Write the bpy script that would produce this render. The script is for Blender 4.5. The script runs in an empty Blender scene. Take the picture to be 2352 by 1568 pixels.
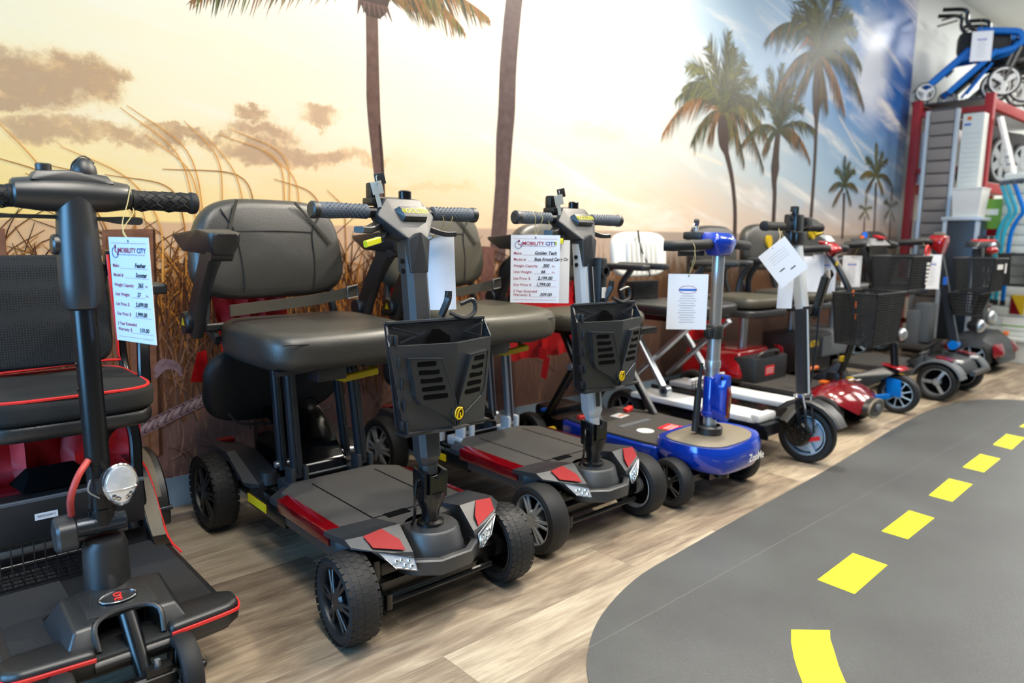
import bpy, bmesh, math, random
from mathutils import Vector as V, Matrix as M, Euler
rnd = random.Random(7)
PI = math.pi
R = math.radians
SC = bpy.context.scene
C = SC.collection

def lin(c):
    def f(v):
        v /= 255.0
        return v / 12.92 if v <= .04045 else ((v + .055) / 1.055) ** 2.4
    return (f(c[0]), f(c[1]), f(c[2]), 1.0)

MATS = {}
def mat(name, col, rough=.5, metal=0.0, bump=0.0, bscale=300, spec=.5, coat=0.0, trans=0.0, vary=0.0, vscale=8):
    m = bpy.data.materials.new(name); m.use_nodes = True
    nt = m.node_tree; b = nt.nodes['Principled BSDF']
    b.inputs['Base Color'].default_value = lin(col)
    b.inputs['Roughness'].default_value = rough
    b.inputs['Metallic'].default_value = metal
    b.inputs['Specular IOR Level'].default_value = spec
    b.inputs['Coat Weight'].default_value = coat
    b.inputs['Coat Roughness'].default_value = .08
    b.inputs['Transmission Weight'].default_value = trans
    tc = nt.nodes.new('ShaderNodeTexCoord')
    if bump:
        n = nt.nodes.new('ShaderNodeTexNoise'); n.inputs['Scale'].default_value = bscale
        n.inputs['Detail'].default_value = 2
        nt.links.new(tc.outputs['Object'], n.inputs['Vector'])
        bp = nt.nodes.new('ShaderNodeBump'); bp.inputs['Strength'].default_value = bump
        bp.inputs['Distance'].default_value = .002
        nt.links.new(n.outputs['Fac'], bp.inputs['Height'])
        nt.links.new(bp.outputs['Normal'], b.inputs['Normal'])
    n = nt.nodes.new('ShaderNodeTexNoise'); n.inputs['Scale'].default_value = vscale
    n.inputs['Detail'].default_value = 4
    nt.links.new(tc.outputs['Object'], n.inputs['Vector'])
    mr = nt.nodes.new('ShaderNodeMapRange')
    mr.inputs['To Min'].default_value = max(.02, rough - .06); mr.inputs['To Max'].default_value = min(1, rough + .06)
    nt.links.new(n.outputs['Fac'], mr.inputs['Value']); nt.links.new(mr.outputs['Result'], b.inputs['Roughness'])
    if vary:
        mx = nt.nodes.new('ShaderNodeMix'); mx.data_type = 'RGBA'; mx.blend_type = 'MULTIPLY'
        mx.inputs['Factor'].default_value = 1
        c = nt.nodes.new('ShaderNodeMapRange'); c.inputs['From Min'].default_value = .3; c.inputs['From Max'].default_value = .7
        c.inputs['To Min'].default_value = 1 - vary; c.inputs['To Max'].default_value = 1
        nt.links.new(n.outputs['Fac'], c.inputs['Value'])
        mx.inputs['A'].default_value = lin(col)
        nt.links.new(c.outputs['Result'], mx.inputs['B']); nt.links.new(mx.outputs['Result'], b.inputs['Base Color'])
    MATS[name] = m
    return m

mat('plastic_black', (17, 19, 22), .42, bump=.15, bscale=900, spec=1.0)
mat('plastic_satin', (30, 32, 34), .38, bump=.08, bscale=1200, spec=1.0)
mat('plastic_charcoal', (36, 39, 43), .42, bump=.2, bscale=900, spec=1.0)
mat('plastic_grey', (92, 97, 102), .5, bump=.2, bscale=700)
mat('deck_grip', (66, 63, 60), .75, bump=.6, bscale=700, vary=.15, vscale=60)
mat('grip_black', (34, 34, 36), .85, bump=.8, bscale=500, vary=.3, vscale=250)
mat('rubber', (23, 24, 26), .62, bump=.1)
mat('rubber_grey', (78, 88, 100), .6, bump=.3, bscale=400)
mat('vinyl', (48, 46, 41), .42, bump=.22, bscale=260, spec=1.0)
mat('vinyl_black', (28, 28, 28), .4, bump=.22, bscale=260, spec=1.0)
mat('vinyl_tan', (80, 77, 66), .42, bump=.2, bscale=260)
mat('fabric_black', (36, 35, 33), .9, bump=.6, bscale=420)
mat('web', (58, 55, 46), .8, bump=.5, bscale=500)
mat('seam', (30, 29, 28), .7)
mat('bag_black', (16, 19, 23), .6, bump=.4, bscale=30)
mat('red_cloth', (222, 26, 34), .5, bump=.5, bscale=18, vary=.25, vscale=14)
mat('red_gloss', (156, 14, 22), .18, coat=.6)
mat('red_reflector', (156, 9, 15), .4, spec=.25)
mat('red_trim', (235, 52, 48), .35)
mat('red_strip', (104, 5, 13), .12, coat=.8)
mat('maroon', (120, 18, 28), .16, coat=.8)
mat('red_rack', (176, 40, 44), .5, vary=.2)
mat('metal_black', (15, 16, 18), .28, metal=.35, spec=1.0)
mat('metal_dark', (66, 72, 80), .3, metal=.7)
mat('silver', (196, 202, 208), .32, metal=.85)
mat('alloy', (176, 180, 184), .3, metal=.45)
mat('silver_paint', (200, 207, 214), .36, metal=.25)
mat('chrome', (215, 220, 225), .12, metal=1)
mat('blue_paint', (8, 58, 178), .16, coat=.9, metal=.2)
mat('blue_frame', (0, 112, 204), .4, spec=.2)
mat('cyan_paint', (40, 180, 205), .3, coat=.3)
mat('blue_wheel', (178, 202, 224), .3, metal=.3)
mat('gloss_black', (9, 9, 10), .1)
mat('white_plastic', (236, 236, 232), .4)
mat('white_rail', (228, 230, 230), .4, bump=.05)
mat('white_paint', (222, 226, 222), .5)
mat('yellow', (214, 178, 16), .4)
mat('yellow_bright', (205, 205, 20), .35)
mat('orange', (225, 110, 20), .4)
mat('paper', (240, 243, 250), .35)
mat('ink_red', (170, 50, 80), .6)
mat('ink_navy', (40, 60, 140), .6)
mat('ink_blue', (30, 100, 200), .6)
mat('ink_black', (14, 14, 18), .6)
mat('ink_grey', (150, 155, 165), .6)
mat('cord', (186, 172, 118), .8)
mat('lens', (238, 243, 248), .14, spec=.8, coat=1, metal=.5, bump=.9, bscale=70)
mat('cable_red', (190, 70, 62), .45)
mat('wood_ext', (120, 112, 108), .6)
mat('slat_grey', (150, 138, 130), .6)
mat('slat_dark', (84, 80, 80), .7)
mat('green', (110, 165, 60), .6)
mat('sticker_red', (220, 40, 48), .4)
mat('sticker_white', (232, 230, 226), .4)
mat('dark_inner', (3, 3, 4), .9, spec=.1)
mat('led_blue', (30, 110, 230), .3)
mat('mesh_dark', (22, 24, 27), .6)
mat('key_metal', (205, 203, 192), .25, metal=.35)
mat('bumper_tan', (120, 112, 96), .5)

def frame(o, right, up):
    r = V(right).normalized(); u = V(up); n = r.cross(u).normalized(); u = n.cross(r)
    m = M((r, u, n)).transposed().to_4x4(); m.translation = V(o); return m

class MB:
    def __init__(s, mats='plastic_black'):
        s.bm = bmesh.new(); s.mats = []; s.T = M(); s.use(mats)
    def use(s, m):
        if m not in s.mats: s.mats.append(m)
        s.mi = s.mats.index(m); return s
    def add(s, vs, fs, mx=None):
        t = s.T @ mx if mx is not None else s.T
        bv = [s.bm.verts.new(t @ V(v)) for v in vs]
        for f in fs:
            try:
                nf = s.bm.faces.new([bv[i] for i in f]); nf.material_index = s.mi
            except ValueError: pass
        return s
    def addbm(s, b, mx=None):
        b.verts.ensure_lookup_table(); b.verts.index_update()
        s.add([v.co.copy() for v in b.verts], [[v.index for v in f.verts] for f in b.faces], mx); b.free(); return s
    def box(s, c, d, rot=(0, 0, 0), bev=0.0, seg=2):
        b = bmesh.new(); bmesh.ops.create_cube(b, size=1)
        for v in b.verts: v.co = V((v.co.x * d[0], v.co.y * d[1], v.co.z * d[2]))
        if bev: bmesh.ops.bevel(b, geom=b.edges[:], offset=bev, segments=seg, affect='EDGES', profile=.6)
        return s.addbm(b, M.Translation(V(c)) @ Euler(rot).to_matrix().to_4x4())
    def hull(s, pts, bev=0.0, seg=2):
        b = bmesh.new()
        for p in pts: b.verts.new(p)
        r = bmesh.ops.convex_hull(b, input=b.verts[:])
        ex = [e for e in r['geom_interior'] + r['geom_unused'] if isinstance(e, bmesh.types.BMVert)]
        bmesh.ops.delete(b, geom=list(set(ex)), context='VERTS')
        bmesh.ops.dissolve_limit(b, angle_limit=R(2), verts=b.verts[:], edges=b.edges[:])
        if bev: bmesh.ops.bevel(b, geom=b.edges[:], offset=bev, segments=seg, affect='EDGES', profile=.6)
        return s.addbm(b)
    def lathe(s, prof, o, ax, seg=24, closed=False):
        ax = V(ax).normalized(); u = ax.orthogonal().normalized(); w = ax.cross(u)
        vs = []; fs = []; n = len(prof)
        for i in range(seg):
            a = 2 * PI * i / seg; d = u * math.cos(a) + w * math.sin(a)
            for r, h in prof: vs.append(V(o) + ax * h + d * max(r, 1e-5))
        for i in range(seg):
            j = (i + 1) % seg
            for k in range(n if closed else n - 1):
                l = (k + 1) % n
                fs.append([i * n + k, j * n + k, j * n + l, i * n + l])
        if not closed:
            if prof[0][0] > 1e-4: fs.append([i * n for i in range(seg)][::-1])
            if prof[-1][0] > 1e-4: fs.append([i * n + n - 1 for i in range(seg)])
        return s.add(vs, fs)
    def cyl(s, p0, p1, r0, r1=None, seg=20, bev=0.0):
        p0 = V(p0); p1 = V(p1); L = (p1 - p0).length; r1 = r0 if r1 is None else r1
        pr = [(r0, 0), (r1, L)] if not bev else [(r0 - bev, 0), (r0, bev), (r1, L - bev), (r1 - bev, L)]
        return s.lathe(pr, p0, p1 - p0, seg)
    def ball(s, c, r, seg=16, sc=(1, 1, 1)):
        n = seg // 2; vs = []; fs = []
        for k in range(n + 1):
            t = PI * k / n
            for i in range(seg):
                a = 2 * PI * i / seg
                vs.append((c[0] + r * sc[0] * math.sin(t) * math.cos(a), c[1] + r * sc[1] * math.sin(t) * math.sin(a), c[2] + r * sc[2] * math.cos(t)))
        for k in range(n):
            for i in range(seg):
                j = (i + 1) % seg; fs.append([k * seg + i, (k + 1) * seg + i, (k + 1) * seg + j, k * seg + j])
        return s.add(vs, fs)
    def sweep(s, pts, prof, sm=0, closed=False, up=None, scale=None):
        P = [V(p) for p in pts]
        if sm: P, scale = crom(P, sm, closed, scale)
        n = len(P); k = len(prof); vs = []; fs = []
        ref = V(up) if up is not None else None; last = None
        for i in range(n):
            a = P[(i - 1) % n] if (closed or i > 0) else P[i]; b = P[(i + 1) % n] if (closed or i < n - 1) else P[i]
            t = (b - a).normalized()
            if ref is not None: u = (ref - t * ref.dot(t))
            elif last is None: u = t.orthogonal()
            else: u = last - t * last.dot(t)
            if u.length < 1e-6: u = t.orthogonal()
            u.normalize(); last = u; w = t.cross(u); sc = scale[i] if scale else 1
            for x, y in prof: vs.append(P[i] + (w * x + u * y) * sc)
        for i in range(n if closed else n - 1):
            j = (i + 1) % n
            for q in range(k):
                l = (q + 1) % k; fs.append([i * k + q, i * k + l, j * k + l, j * k + q])
        if not closed:
            fs.append(list(range(k))[::-1]); fs.append([(n - 1) * k + q for q in range(k)])
        return s.add(vs, fs)
    def tube(s, pts, r, seg=8, sm=0, closed=False, scale=None):
        return s.sweep(pts, [(r * math.cos(2 * PI * i / seg), r * math.sin(2 * PI * i / seg)) for i in range(seg)], sm, closed, None, scale)
    def bar(s, pts, w, h, up=(0, 0, 1), sm=0, closed=False):
        e = min(w, h) * .18; a = w / 2; b = h / 2
        return s.sweep(pts, [(-a + e, -b), (a - e, -b), (a, -b + e), (a, b - e), (a - e, b), (-a + e, b), (-a, b - e), (-a, -b + e)], sm, closed, up)
    def prism(s, poly, h0, h1, pl='z', bev=0.0, seg=2):
        f = {'z': lambda p, h: (p[0], p[1], h), 'x': lambda p, h: (h, p[0], p[1]), 'y': lambda p, h: (p[0], h, p[1])}[pl]
        b = bmesh.new(); n = len(poly)
        lo = [b.verts.new(f(p, h0)) for p in poly]; hi = [b.verts.new(f(p, h1)) for p in poly]
        b.faces.new(lo[::-1]); b.faces.new(hi)
        for i in range(n): b.faces.new([lo[i], lo[(i + 1) % n], hi[(i + 1) % n], hi[i]])
        bmesh.ops.recalc_face_normals(b, faces=b.faces[:])
        if bev: bmesh.ops.bevel(b, geom=b.edges[:], offset=bev, segments=seg, affect='EDGES', profile=.6)
        return s.addbm(b)
    def loft(s, rings, caps=True):
        n = len(rings[0]); vs = [p for r in rings for p in r]; fs = []
        for i in range(len(rings) - 1):
            for k in range(n):
                l = (k + 1) % n; fs.append([i * n + k, i * n + l, (i + 1) * n + l, (i + 1) * n + k])
        if caps: fs.append(list(range(n))[::-1]); fs.append([(len(rings) - 1) * n + k for k in range(n)])
        return s.add(vs, fs)
    def slab(s, quad, t):
        q = [V(p) for p in quad]; n = (q[1] - q[0]).cross(q[2] - q[0]).normalized() * t
        k = len(q); vs = q + [p + n for p in q]
        fs = [list(range(k))[::-1], list(range(k, 2 * k))] + [[i, (i + 1) % k, k + (i + 1) % k, k + i] for i in range(k)]
        return s.add(vs, fs)
    def pad(s, c, hx, hy, h, n=4, e=.02, rot=(0, 0, 0), dome=0.0, seg=44, shp=None):
        """cushion: superellipse outline in x,y, rounded rim, thickness h along z; shp(x,y) lifts the top"""
        mx = M.Translation(V(c)) @ Euler(rot).to_matrix().to_4x4()
        prof = []
        for k in range(5):
            a = PI / 2 * k / 4; prof.append((e * (1 - math.sin(a)), -h / 2 + e * (1 - math.cos(a))))
        for k in range(5):
            a = PI / 2 * k / 4; prof.append((e * (1 - math.cos(a)), h / 2 - e * (1 - math.sin(a))))
        rings = []
        def ring(ins, z, f=1.0):
            r = []
            for i in range(seg):
                a = 2 * PI * i / seg; ca, sa = math.cos(a), math.sin(a)
                x = math.copysign(abs(ca) ** (2 / n), ca) * (hx - ins) * f; y = math.copysign(abs(sa) ** (2 / n), sa) * (hy - ins) * f
                zz = z
                if z > 0: zz += dome * (1 - f * f) + (shp(x / hx, y / hy) if shp else 0)
                r.append(mx @ V((x, y, zz)))
            return r
        for f in (.02, .5): rings.append(ring(e, -h / 2, f))
        for ins, z in prof: rings.append(ring(ins, z))
        for f in (.85, .65, .4, .2, .02): rings.append(ring(e, h / 2, f))
        return s.loft(rings)
    def text(s, body, size, mx, al='CENTER', bold=0.0, shear=0.0, sx=1.0):
        cu = bpy.data.curves.new('t', 'FONT'); cu.body = body; cu.size = size; cu.align_x = al; cu.align_y = 'CENTER'
        cu.offset = bold; cu.shear = shear; cu.resolution_u = 3
        o = bpy.data.objects.new('t', cu); me = bpy.data.meshes.new_from_object(o)
        s.add([(v.co.x * sx, v.co.y, 0) for v in me.vertices], [list(p.vertices) for p in me.polygons], mx)
        bpy.data.objects.remove(o); bpy.data.curves.remove(cu); bpy.data.meshes.remove(me); return s
    def build(s, name, parent=None, loc=(0, 0, 0), rot=(0, 0, 0), ang=38, flat=False):
        bmesh.ops.recalc_face_normals(s.bm, faces=s.bm.faces[:])
        me = bpy.data.meshes.new(name); s.bm.to_mesh(me); s.bm.free()
        for m in s.mats: me.materials.append(MATS[m])
        if not flat:
            me.shade_smooth(); me.set_sharp_from_angle(angle=R(ang))
        o = bpy.data.objects.new(name, me); C.objects.link(o)
        o.parent = parent; o.location = loc; o.rotation_euler = rot
        return o

def crom(P, sm, closed, scale=None):
    out = []; so = []; n = len(P)
    for i in range(n if closed else n - 1):
        p0 = P[(i - 1) % n] if (closed or i > 0) else P[0] * 2 - P[1]
        p1 = P[i]; p2 = P[(i + 1) % n]
        p3 = P[(i + 2) % n] if (closed or i < n - 2) else p2 * 2 - p1
        for k in range(sm):
            t = k / sm
            out.append(.5 * ((2 * p1) + (p2 - p0) * t + (2 * p0 - 5 * p1 + 4 * p2 - p3) * t * t + (3 * p1 - p0 - 3 * p2 + p3) * t ** 3))
            if scale: so.append(scale[i] * (1 - t) + scale[(i + 1) % n] * t)
    if not closed:
        out.append(P[-1]); so.append(scale[-1] if scale else 0)
    return out, (so if scale else None)

def thing(name, label, cat, loc=(0, 0, 0), rotz=0.0, group=None):
    o = bpy.data.objects.new(name, None); C.objects.link(o); o.empty_display_size = .1
    o.location = loc; o.rotation_euler = (0, 0, rotz); o['label'] = label; o['category'] = cat
    if group: o['group'] = group
    return o
def tag(o, label, cat, group=None):
    o['label'] = label; o['category'] = cat
    if group: o['group'] = group
    return o
def struct(o, label=None):
    o['kind'] = 'structure'
    if label: o['label'] = label
    return o

def wheel(t, c, r, w, rim='plastic_black', side=-1, steer=0.0, knob=0, spokes=9, name='wheel', pair=False, solid=0.0, seg=48, tyre='rubber', camber=0.0, hub=.24):
    b = MB(tyre)
    b.lathe([(.70 * r, -.36 * w), (.75 * r, -.46 * w), (.84 * r, -.5 * w), (.94 * r, -.44 * w), (.985 * r, -.3 * w), (r, 0), (.985 * r, .3 * w), (.94 * r, .44 * w), (.84 * r, .5 * w), (.75 * r, .46 * w), (.70 * r, .36 * w)], (0, 0, 0), (1, 0, 0), seg, closed=True)
    if knob:
        for i in range(knob):
            for row, (h, rr) in enumerate(((-.42, .944), (-.22, .982), (0, .992), (.22, .982), (.42, .944))):
                a = 2 * PI * (i + (.5 if row % 2 else 0)) / knob
                d = 2 * PI * r / knob
                b.box((h * w, rr * r * math.cos(a), rr * r * math.sin(a)), (w * .18, d * (.62 if row % 2 else .74), r * .022), (a - PI / 2, 0, 0))
    o = b.build(name, t, c, (0, camber, steer))
    q = MB(rim)
    q.lathe([(.74 * r, -.38 * w), (.74 * r, .38 * w), (.69 * r, .42 * w), (.65 * r, .2 * w), (.65 * r, -.2 * w), (.69 * r, -.42 * w)], (0, 0, 0), (1, 0, 0), seg, closed=True)
    ho = side * .37 * w
    if solid: q.lathe([(.02 * r, side * solid * w), (.3 * r, side * solid * w), (.6 * r, side * .15 * w)], (0, 0, 0), (1, 0, 0), seg)
    for i in range(spokes):
        a0 = 2 * PI * i / spokes
        for da in ((-.14, .14) if pair else (0,)):
            a = a0 + da
            c0 = V((ho * 1.05, .18 * r * math.cos(a), .18 * r * math.sin(a))); c1 = V((ho * .8, .67 * r * math.cos(a), .67 * r * math.sin(a)))
            wd = r * (.085 if pair else .5 / max(spokes, 3))
            q.bar([c0, c1], wd, w * .12, up=(1, 0, 0))
    q.lathe([(hub * r, -side * .3 * w), (hub * r, side * .34 * w), (hub * .8 * r, side * .42 * w), (hub * .3 * r, side * .44 * w), (.001, side * .44 * w)], (0, 0, 0), (1, 0, 0), 24)
    q.use('dark_inner'); q.lathe([(.001, -side * .02 * w), (.66 * r, -side * .02 * w), (.66 * r, -side * .06 * w), (.001, -side * .06 * w)], (0, 0, 0), (1, 0, 0), 24)  # dark disc stands in for the shade behind the spokes
    q.build('rim', o)
    return o

def card(name, label, o, right, up, w, h, design, cord=None, knot=None, tilt=0.0, group=None):
    """hanging price card: o = top centre of the card"""
    mx = frame(o, right, up); loc = V(o)
    t = thing(name, label, 'price tag', loc, 0, group)
    b = MB('paper'); inv = M.Translation(-loc)
    b.T = inv @ mx @ M.Rotation(tilt, 4, 'Z')
    b.box((0, -h / 2, 0), (w, h, .0012))
    z = .0011
    def tx(s, x, y, size, m, al='LEFT', bold=0, shear=0, sx=1): b.use(m); b.text(s, size, M.Translation((x, y, z)), al, bold, shear, sx)
    def rule(x0, x1, y, m, th=.0007): b.use(m); b.add([(x0, y, z), (x1, y, z), (x1, y - th, z), (x0, y - th, z)], [[0, 1, 2, 3]])
    design(b, tx, rule, w, h, z)
    b.use('ink_grey'); b.lathe([(.0006, z), (.0028, z)], (0, -.008, 0), (0, 0, 1), 10)
    b.build('card', t, flat=True)
    if cord:
        q = MB('cord'); q.T = inv
        for pts in cord: q.tube(pts, .0011, 5, 5)
        q.build('string', t)
    return t

def big_design(make, model, cap, wt, lst, our, war):
    def f(b, tx, rule, w, h, z):
        L = -w * .44; Rr = w * .44
        rule(L, Rr, -h * .055, 'ink_red')
        tx('MOBILITY', -w * .27, -h * .125, w * .1, 'ink_red', bold=.0004, sx=1.02)
        tx('CITY', w * .20, -h * .125, w * .1, 'ink_navy', bold=.0004, sx=1.02)
        tx('WE FIX WHEELCHAIRS & SCOOTERS', -w * .27, -h * .165, w * .028, 'ink_navy', sx=1.05); tx('...AND MORE!', w * .22, -h * .165, w * .028, 'ink_red', sx=1.0)
        b.use('ink_navy'); b.tube([(-w * .345 + .011 * math.cos(a), -h * .145 + .011 * math.sin(a), z) for a in [x * PI / 8 for x in range(-13, 3)]], .0008, 4)
        b.use('ink_red'); b.lathe([(.0002, 0), (.003, 0)], (-w * .335, -h * .085, z), (0, 0, 1), 8); b.tube([(-w * .335, -h * .1, z), (-w * .345, -h * .135, z), (-w * .3, -h * .14, z), (-w * .285, -h * .17, z)], .0012, 4)
        rows = [('Make:', make, .27, 0), ('Model #:', model, .36, 0), ('Weight Capacity:', cap, .455, 1), ('Unit Weight:', wt, .545, 1), ('List Price: $', lst, .64, 0), ('Our Price: $', our, .735, 0)]
        fs = w * .072
        for k, v, y, u in rows:
            tx(k, L, -h * y, fs, 'ink_red', bold=.00012)
            x0 = L + len(k) * fs * .46 + .004
            rule(x0, Rr - (w * .12 if u else 0), -h * (y + .022), 'ink_red', .0006)
            tx(v, max(x0 + .006, (-.02 if len(v) > 7 else .12) * w), -h * (y - .006), fs * 1.25, 'ink_black', bold=.0004, shear=.25, sx=.8 if len(v) > 12 else .95)
            if u: tx('lbs.', Rr - w * .1, -h * y, fs * .75, 'ink_red')
        tx('3 Year Extended', L, -h * .83, fs, 'ink_red', bold=.00012); tx('Warranty: $', L, -h * .885, fs, 'ink_red', bold=.00012)
        rule(-w * .1, Rr, -h * .91, 'ink_red', .0006); tx(war, w * .1, -h * .878, fs * 1.25, 'ink_black', bold=.0003, shear=.25)
        rule(L, Rr, -h * .955, 'ink_red')
    return f

def small_design(b, tx, rule, w, h, z):
    b.use('ink_red')
    n = 28; ring = [(w * .22 * math.cos(2 * PI * i / n), -h * .28 + h * .07 * math.sin(2 * PI * i / n), z) for i in range(n)]
    b.tube(ring, .0006, 4, closed=True)
    b.use('ink_blue'); b.add([(-w * .22, -h * .265, z), (w * .22, -h * .265, z), (w * .22, -h * .30, z), (-w * .22, -h * .30, z)], [[0, 1, 2, 3]])
    for k in range(12):
        ww = w * (.16 + .09 * ((k * 7) % 5) / 5)
        rule(-ww, ww, -h * (.39 + .043 * k), 'ink_grey', .0014)
def back_design(b, tx, rule, w, h, z): pass
def code_design(b, tx, rule, w, h, z):
    for k in range(4): rule(-w * .3, w * .3, -h * (.2 + .07 * k), 'ink_grey', .001)
    b.use('ink_black')
    for x, y in ((-.25, -.62), (.05, -.74)):
        b.add([(x * w, y * h, z), ((x + .18) * w, y * h, z), ((x + .18) * w, (y - .03) * h, z), (x * w, (y - .03) * h, z)], [[0, 1, 2, 3]])
WY = 2.70
class NT:
    def __init__(s, name):
        s.m = bpy.data.materials.new(name); s.m.use_nodes = True; s.t = s.m.node_tree; s.b = s.t.nodes['Principled BSDF']; MATS[name] = s.m
    def n(s, ty, ins=None, **kw):
        x = s.t.nodes.new('ShaderNode' + ty)
        for k, v in kw.items(): setattr(x, k, v)
        for k, v in (ins or {}).items(): s.put(x.inputs[k], v)
        return x
    def put(s, inp, v):
        if isinstance(v, bpy.types.NodeSocket): s.t.links.new(v, inp)
        else: inp.default_value = v
    def math(s, op, a, b=0.0, c=0.0):
        x = s.n('Math', operation=op); s.put(x.inputs[0], a); s.put(x.inputs[1], b)
        if op == 'MULTIPLY_ADD': s.put(x.inputs[2], c)
        return x.outputs[0]
    def ramp(s, fac, stops, lo=0.0, hi=1.0, ip='LINEAR'):
        x = s.n('ValToRGB'); x.color_ramp.interpolation = ip; e = x.color_ramp.elements
        while len(e) > 1: e.remove(e[-1])
        for i, (p, c) in enumerate(stops):
            p = (p - lo) / (hi - lo)
            q = e[0] if i == 0 else e.new(p)
            q.position = p; q.color = lin(c) if len(c) == 3 else c
        s.put(x.inputs[0], s.mr(fac, lo, hi, 0, 1)); return x.outputs[0]
    def mr(s, v, a, b, c, d, smooth=False):
        x = s.n('MapRange'); x.interpolation_type = 'SMOOTHSTEP' if smooth else 'LINEAR'
        for k, q in zip(('Value', 'From Min', 'From Max', 'To Min', 'To Max'), (v, a, b, c, d)): s.put(x.inputs[k], q)
        return x.outputs[0]
    def mix(s, f, a, b, mode='MIX'):
        x = s.n('Mix', data_type='RGBA', blend_type=mode); s.put(x.inputs['Factor'], f)
        s.put(x.inputs['A'], a if isinstance(a, bpy.types.NodeSocket) else lin(a)); s.put(x.inputs['B'], b if isinstance(b, bpy.types.NodeSocket) else lin(b)); return x.outputs['Result']
    def noise(s, vec, scale, detail=4, rough=.55, dist=0.0):
        x = s.n('TexNoise', {'Scale': scale, 'Detail': detail, 'Roughness': rough, 'Distortion': dist})
        s.put(x.inputs['Vector'], vec); return x.outputs['Fac']
    def xyz(s, x, y, z):
        q = s.n('CombineXYZ'); s.put(q.inputs[0], x); s.put(q.inputs[1], y); s.put(q.inputs[2], z); return q.outputs[0]

# ---------------- floor: vinyl planks along the wall
def floor_mat():
    k = NT('floor_planks'); pos = k.n('NewGeometry').outputs['Position']
    mp = k.n('Mapping'); k.put(mp.inputs['Vector'], pos); mp.inputs['Location'].default_value = (.2, .14, 0)
    br = k.n('TexBrick', {'Scale': 1.0, 'Mortar Size': .0012, 'Mortar Smooth': .3, 'Bias': 0.0, 'Brick Width': 1.15, 'Row Height': .178, 'Color1': lin((0, 0, 0)), 'Color2': (1, 1, 1, 1), 'Mortar': (.5, .5, .5, 1)}, offset=.37, offset_frequency=2)
    k.put(br.inputs['Vector'], mp.outputs[0])
    sep = k.n('SeparateXYZ'); k.put(sep.inputs[0], pos)
    r = k.n('SeparateColor'); k.put(r.inputs[0], br.outputs['Color']); rv = r.outputs[0]
    off = k.math('MULTIPLY', rv, 7.0)
    gv = k.xyz(k.math('MULTIPLY', sep.outputs[0], 1.7), k.math('ADD', k.math('MULTIPLY', sep.outputs[1], 11.0), off), off)
    g1 = k.noise(gv, 2.2, 6, .62, .6)
    fine = k.noise(k.xyz(k.math('MULTIPLY', sep.outputs[0], 4.0), k.math('MULTIPLY', sep.outputs[1], 150.0), off), 2.0, 4, .6)
    f = k.math('ADD', k.math('MULTIPLY', k.mr(g1, .3, .7, 0, 1), .56), k.math('MULTIPLY', rv, .42))
    col = k.ramp(f, [(0, (98, 86, 74)), (.28, (134, 119, 102)), (.52, (166, 151, 130)), (.78, (194, 181, 158)), (1, (212, 202, 180))])
    col = k.mix(k.mr(fine, .3, .75, .42, 0), col, (92, 78, 66))
    col = k.mix(k.math('MULTIPLY', br.outputs['Fac'], .55), col, (80, 68, 56))
    k.put(k.b.inputs['Base Color'], col); k.put(k.b.inputs['Roughness'], k.mr(fine, .2, .8, .36, .5))
    bp = k.n('Bump', {'Strength': .12, 'Distance': .002}); k.put(bp.inputs['Height'], k.math('SUBTRACT', fine, k.math('MULTIPLY', br.outputs['Fac'], 2.0))); k.put(k.b.inputs['Normal'], bp.outputs[0])
floor_mat()
b = MB('floor_planks'); b.add([(-1.5, -3, 0), (12, -3, 0), (12, WY, 0), (-1.5, WY, 0)], [[0, 1, 2, 3]])
struct(b.build('floor', flat=True), 'greige wood plank vinyl floor')

# ---------------- road graphic
def mat_road():
    k = NT('road_vinyl'); pos = k.n('NewGeometry').outputs['Position']
    n1 = k.noise(pos, 260, 3); n2 = k.noise(pos, 2.5, 4)
    col = k.mix(k.mr(n2, .3, .7, 0, 1), (72, 73, 73), (84, 86, 86))
    sp = k.n('SeparateXYZ'); k.put(sp.inputs[0], pos)
    line = k.math('LESS_THAN', k.math('ABSOLUTE', k.math('SUBTRACT', sp.outputs[1], 1.077)), .0012)
    col = k.mix(k.math('MULTIPLY', line, .5), col, (120, 122, 120))
    k.put(k.b.inputs['Base Color'], col); k.put(k.b.inputs['Roughness'], k.mr(n1, .3, .7, .32, .46))
    bp = k.n('Bump', {'Strength': .5, 'Distance': .0015}); k.put(bp.inputs['Height'], n1); k.put(k.b.inputs['Normal'], bp.outputs[0])
mat_road()
k = NT('road_yellow'); pos = k.n('NewGeometry').outputs['Position']; n1 = k.noise(pos, 260, 3)
k.put(k.b.inputs['Base Color'], lin((206, 204, 22))); k.put(k.b.inputs['Roughness'], .55)
bp = k.n('Bump', {'Strength': .4, 'Distance': .0015}); k.put(bp.inputs['Height'], n1); k.put(k.b.inputs['Normal'], bp.outputs[0])
edge, _ = crom([V((x, y, 0)) for x, y in [(.93, .35), (.965, .62), (1.04, .83), (1.138, .986), (1.235, 1.075), (1.35, 1.145), (1.5, 1.20), (1.66, 1.235), (1.86, 1.25), (2.27, 1.276), (3.05, 1.318), (4.0, 1.395), (4.588, 1.422), (4.99, 1.381), (5.221, 1.301), (5.397, 1.128), (5.5, .85), (5.52, .4), (5.45, -.4)]], 6, False)
road = thing('road_mat', 'dark grey printed road mat lying on the floor in front of the scooter row', 'floor mat')
b = MB('road_vinyl'); b.prism([(p.x, p.y) for p in edge] + [(5.2, -1.6), (1.2, -1.6), (.95, -.3)], .0005, .0035); b.build('vinyl_sheet', road, flat=True)
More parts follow.
